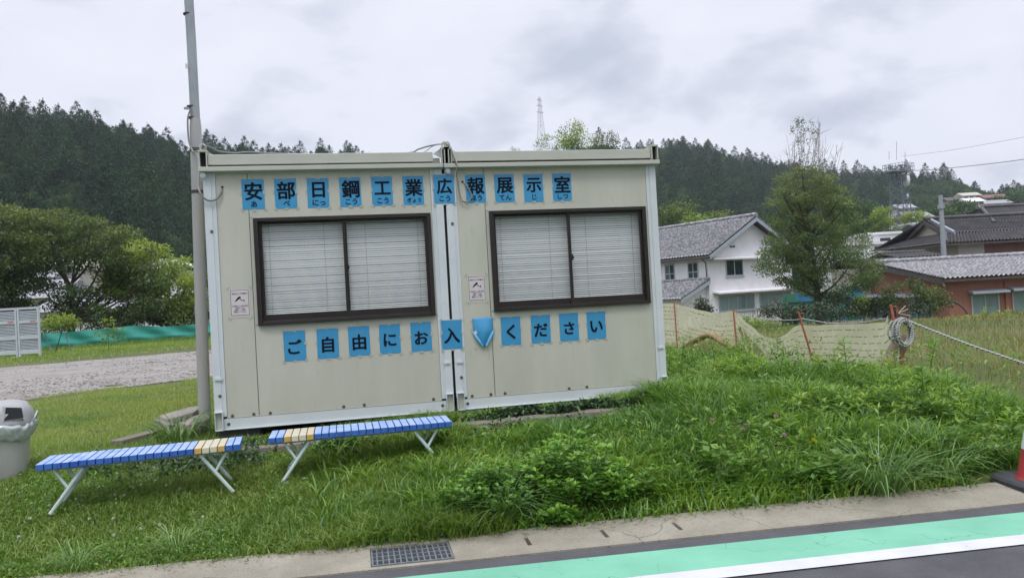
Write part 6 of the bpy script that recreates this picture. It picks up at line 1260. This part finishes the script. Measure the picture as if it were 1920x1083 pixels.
def bl(az, ds, P): return np.where(az < 2, np.clip(.28+1.1*(fbm(P[:, 0], P[:, 1], .018, 301)-.45)*2.2+.5*((ds < 165) & (az < -12)), 0, .95), np.clip(.72+1.2*(fbm(P[:, 0], P[:, 1], .016, 303)-.5), .3, .97))
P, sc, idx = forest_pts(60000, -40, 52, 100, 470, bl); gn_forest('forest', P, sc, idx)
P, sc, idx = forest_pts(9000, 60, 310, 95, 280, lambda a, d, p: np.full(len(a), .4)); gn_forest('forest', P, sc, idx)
# valley-side broadleaf and bamboo clumps that can be told apart
def clump(px, pyt, pyb, D, wpx, m, label, tb=.5, name='bamboo_clump', n=34, flat=.8, size=.3):
    m_ = D/1400; b0 = atd(px, pyb, D); h = (pyb-pyt)*m_; b0[2] -= 1.0; rx = wpx*m_/2; cl = blobs(n, rx, rx*.8, h*.5, h*.5+1.0, rx*.34, tb=tb, tv=.13, bottom=-.9); tree(name, label, b0, .4, [(0, 0, 0), (0, 0, h*.4), (.1, 0, h*.8)], cl, 60, size, m, r0=.12, cat='tree', limbs=False, flat=flat, up=.5)
clump(1275, 378, 440, 82, 95, 'bamboo', 'pale bamboo clump showing above the cabin corner', .4); clump(1352, 402, 440, 86, 80, 'bamboo', 'bright bamboo clump over the white house ridge', .6); clump(1300, 405, 450, 78, 70, 'bright', 'green clump between the two bamboos', .45, 'roadside_tree')
clump(1410, 405, 450, 90, 60, 'broad', 'dark round tree behind the white house gable', .45, 'roadside_tree'); clump(1660, 395, 452, 140, 55, 'bright', 'bright green tree at the radio tower foot, left side', .5, 'roadside_tree', size=.4); clump(1722, 402, 455, 140, 55, 'bright', 'bright green tree at the radio tower foot, right side', .55, 'roadside_tree', size=.4); clump(1610, 380, 450, 150, 80, 'broad', 'dull green tree left of the far utility pole', .5, 'roadside_tree', size=.45)
clump(1760, 395, 425, 200, 60, 'broad', 'green tree on the slope behind the concrete pole', .6, 'roadside_tree', size=.5); clump(1800, 385, 420, 230, 60, 'broad', 'green tree among the far slope houses', .6, 'roadside_tree', size=.55); clump(1845, 398, 425, 215, 70, 'broad', 'green tree over the brown house ridge', .65, 'roadside_tree', size=.5); clump(1905, 365, 400, 320, 60, 'broad', 'tree right of the reddish far house', .5, 'roadside_tree', size=.6)
clump(1812, 596, 628, 27, 60, 'bright', 'tall green weed stand in the field, left one before the bungalow windows', .4, 'weed_stand', n=26, size=.14); clump(1868, 590, 626, 26, 70, 'bright', 'tall green weed stand in the field, middle one before the bungalow windows', .5, 'weed_stand', n=26, size=.14); clump(1930, 582, 622, 25, 70, 'zelk', 'tall brownish weed stand in the field at its far corner', .6, 'weed_stand', n=26, size=.14); clump(1755, 604, 630, 26, 50, 'zelk', 'low dark weed stand in the field behind the stretched rope', .4, 'weed_stand', n=20, size=.13)
clump(1085, 236, 290, 100, 85, 'bright', 'light green tree rising over the cabin roof', .55, 'roadside_tree', size=.26); clump(1035, 250, 290, 95, 62, 'bright', 'thin-crowned tree over the roof by the pylon', .5, 'roadside_tree', n=20, size=.22); clump(975, 272, 292, 90, 36, 'rtree', 'sparse shrubby tree top over the roof, left of the pylon', .45, 'roadside_tree', n=9, size=.2); clump(1140, 250, 290, 105, 55, 'bamboo', 'yellowish tree crown over the cabin roof', .4, 'roadside_tree', size=.26)

cl_ = [(0, 172, 240, 1.0, 'spindly cedar at the very left end of the wooded ridge', 0), (46, 178, 243, .85, 'thin spire-topped cedar on the ridge near its left end', 1), (142, 186, 248, 1.0, 'ragged cedar crowning the ridge above the spreading tree', 2), (268, 290, 150, 1.2, 'big conical cedar low on the wooded slope, nearest the steel pole', 3), (282, 236, 262, .9, 'cedar on the falling ridge line left of the steel pole', 0), (388, 240, 268, 1.0, 'pointed cedar on the ridge directly right of the steel pole', 1), (600, 256, 285, 1.0, 'pointed cedar on the ridge over the first cabin roof', 2), (650, 262, 288, .9, 'last pointed cedar where the ridge sinks behind the roof', 3), (1122, 236, 300, .95, 'dark rounded cedar on the hill over the second cabin roof', 2), (200, 300, 140, 1.1, 'tall dark cedar on the slope above the spreading tree', 1)]
for px, py, D, sc_, lb, k in cl_:
    tp = atd(px, py, D); src = kinds[k]; hgt = max(v.co.z for v in src.data.vertices)*sc_; o = src.copy(); o.name = 'cedar_crown'; C.objects.link(o); rt_ = empty('cedar_tree', lb, 'tree', (tp[0], tp[1], tp[2]-hgt)); o.parent = rt_; o.name = 'crown'; o.scale = (sc_, sc_, sc_)
    B = MB(); B.tube([(0, 0, -4), (0, 0, hgt*.7)], [.25, .08], 6); B.build('trunk', MT['bark'], rt_)
# ------------------------------------------------------------------ air
B = MB(); B.box((-1700, -1000, -14), (1700, 1700, 150)); hzb = struct(B.build('haze', []), 'stuff'); m = bpy.data.materials.new('haze_air'); m.use_nodes = True; t = m.node_tree; t.nodes.clear(); o_ = t.nodes.new('ShaderNodeOutputMaterial'); pv = t.nodes.new('ShaderNodeVolumePrincipled'); pv.inputs['Color'].default_value = (.86, .91, 1, 1); pv.inputs['Density'].default_value = .0003; pv.inputs['Anisotropy'].default_value = .2; t.links.new(pv.outputs[0], o_.inputs['Volume']); hzb.data.materials.append(m)
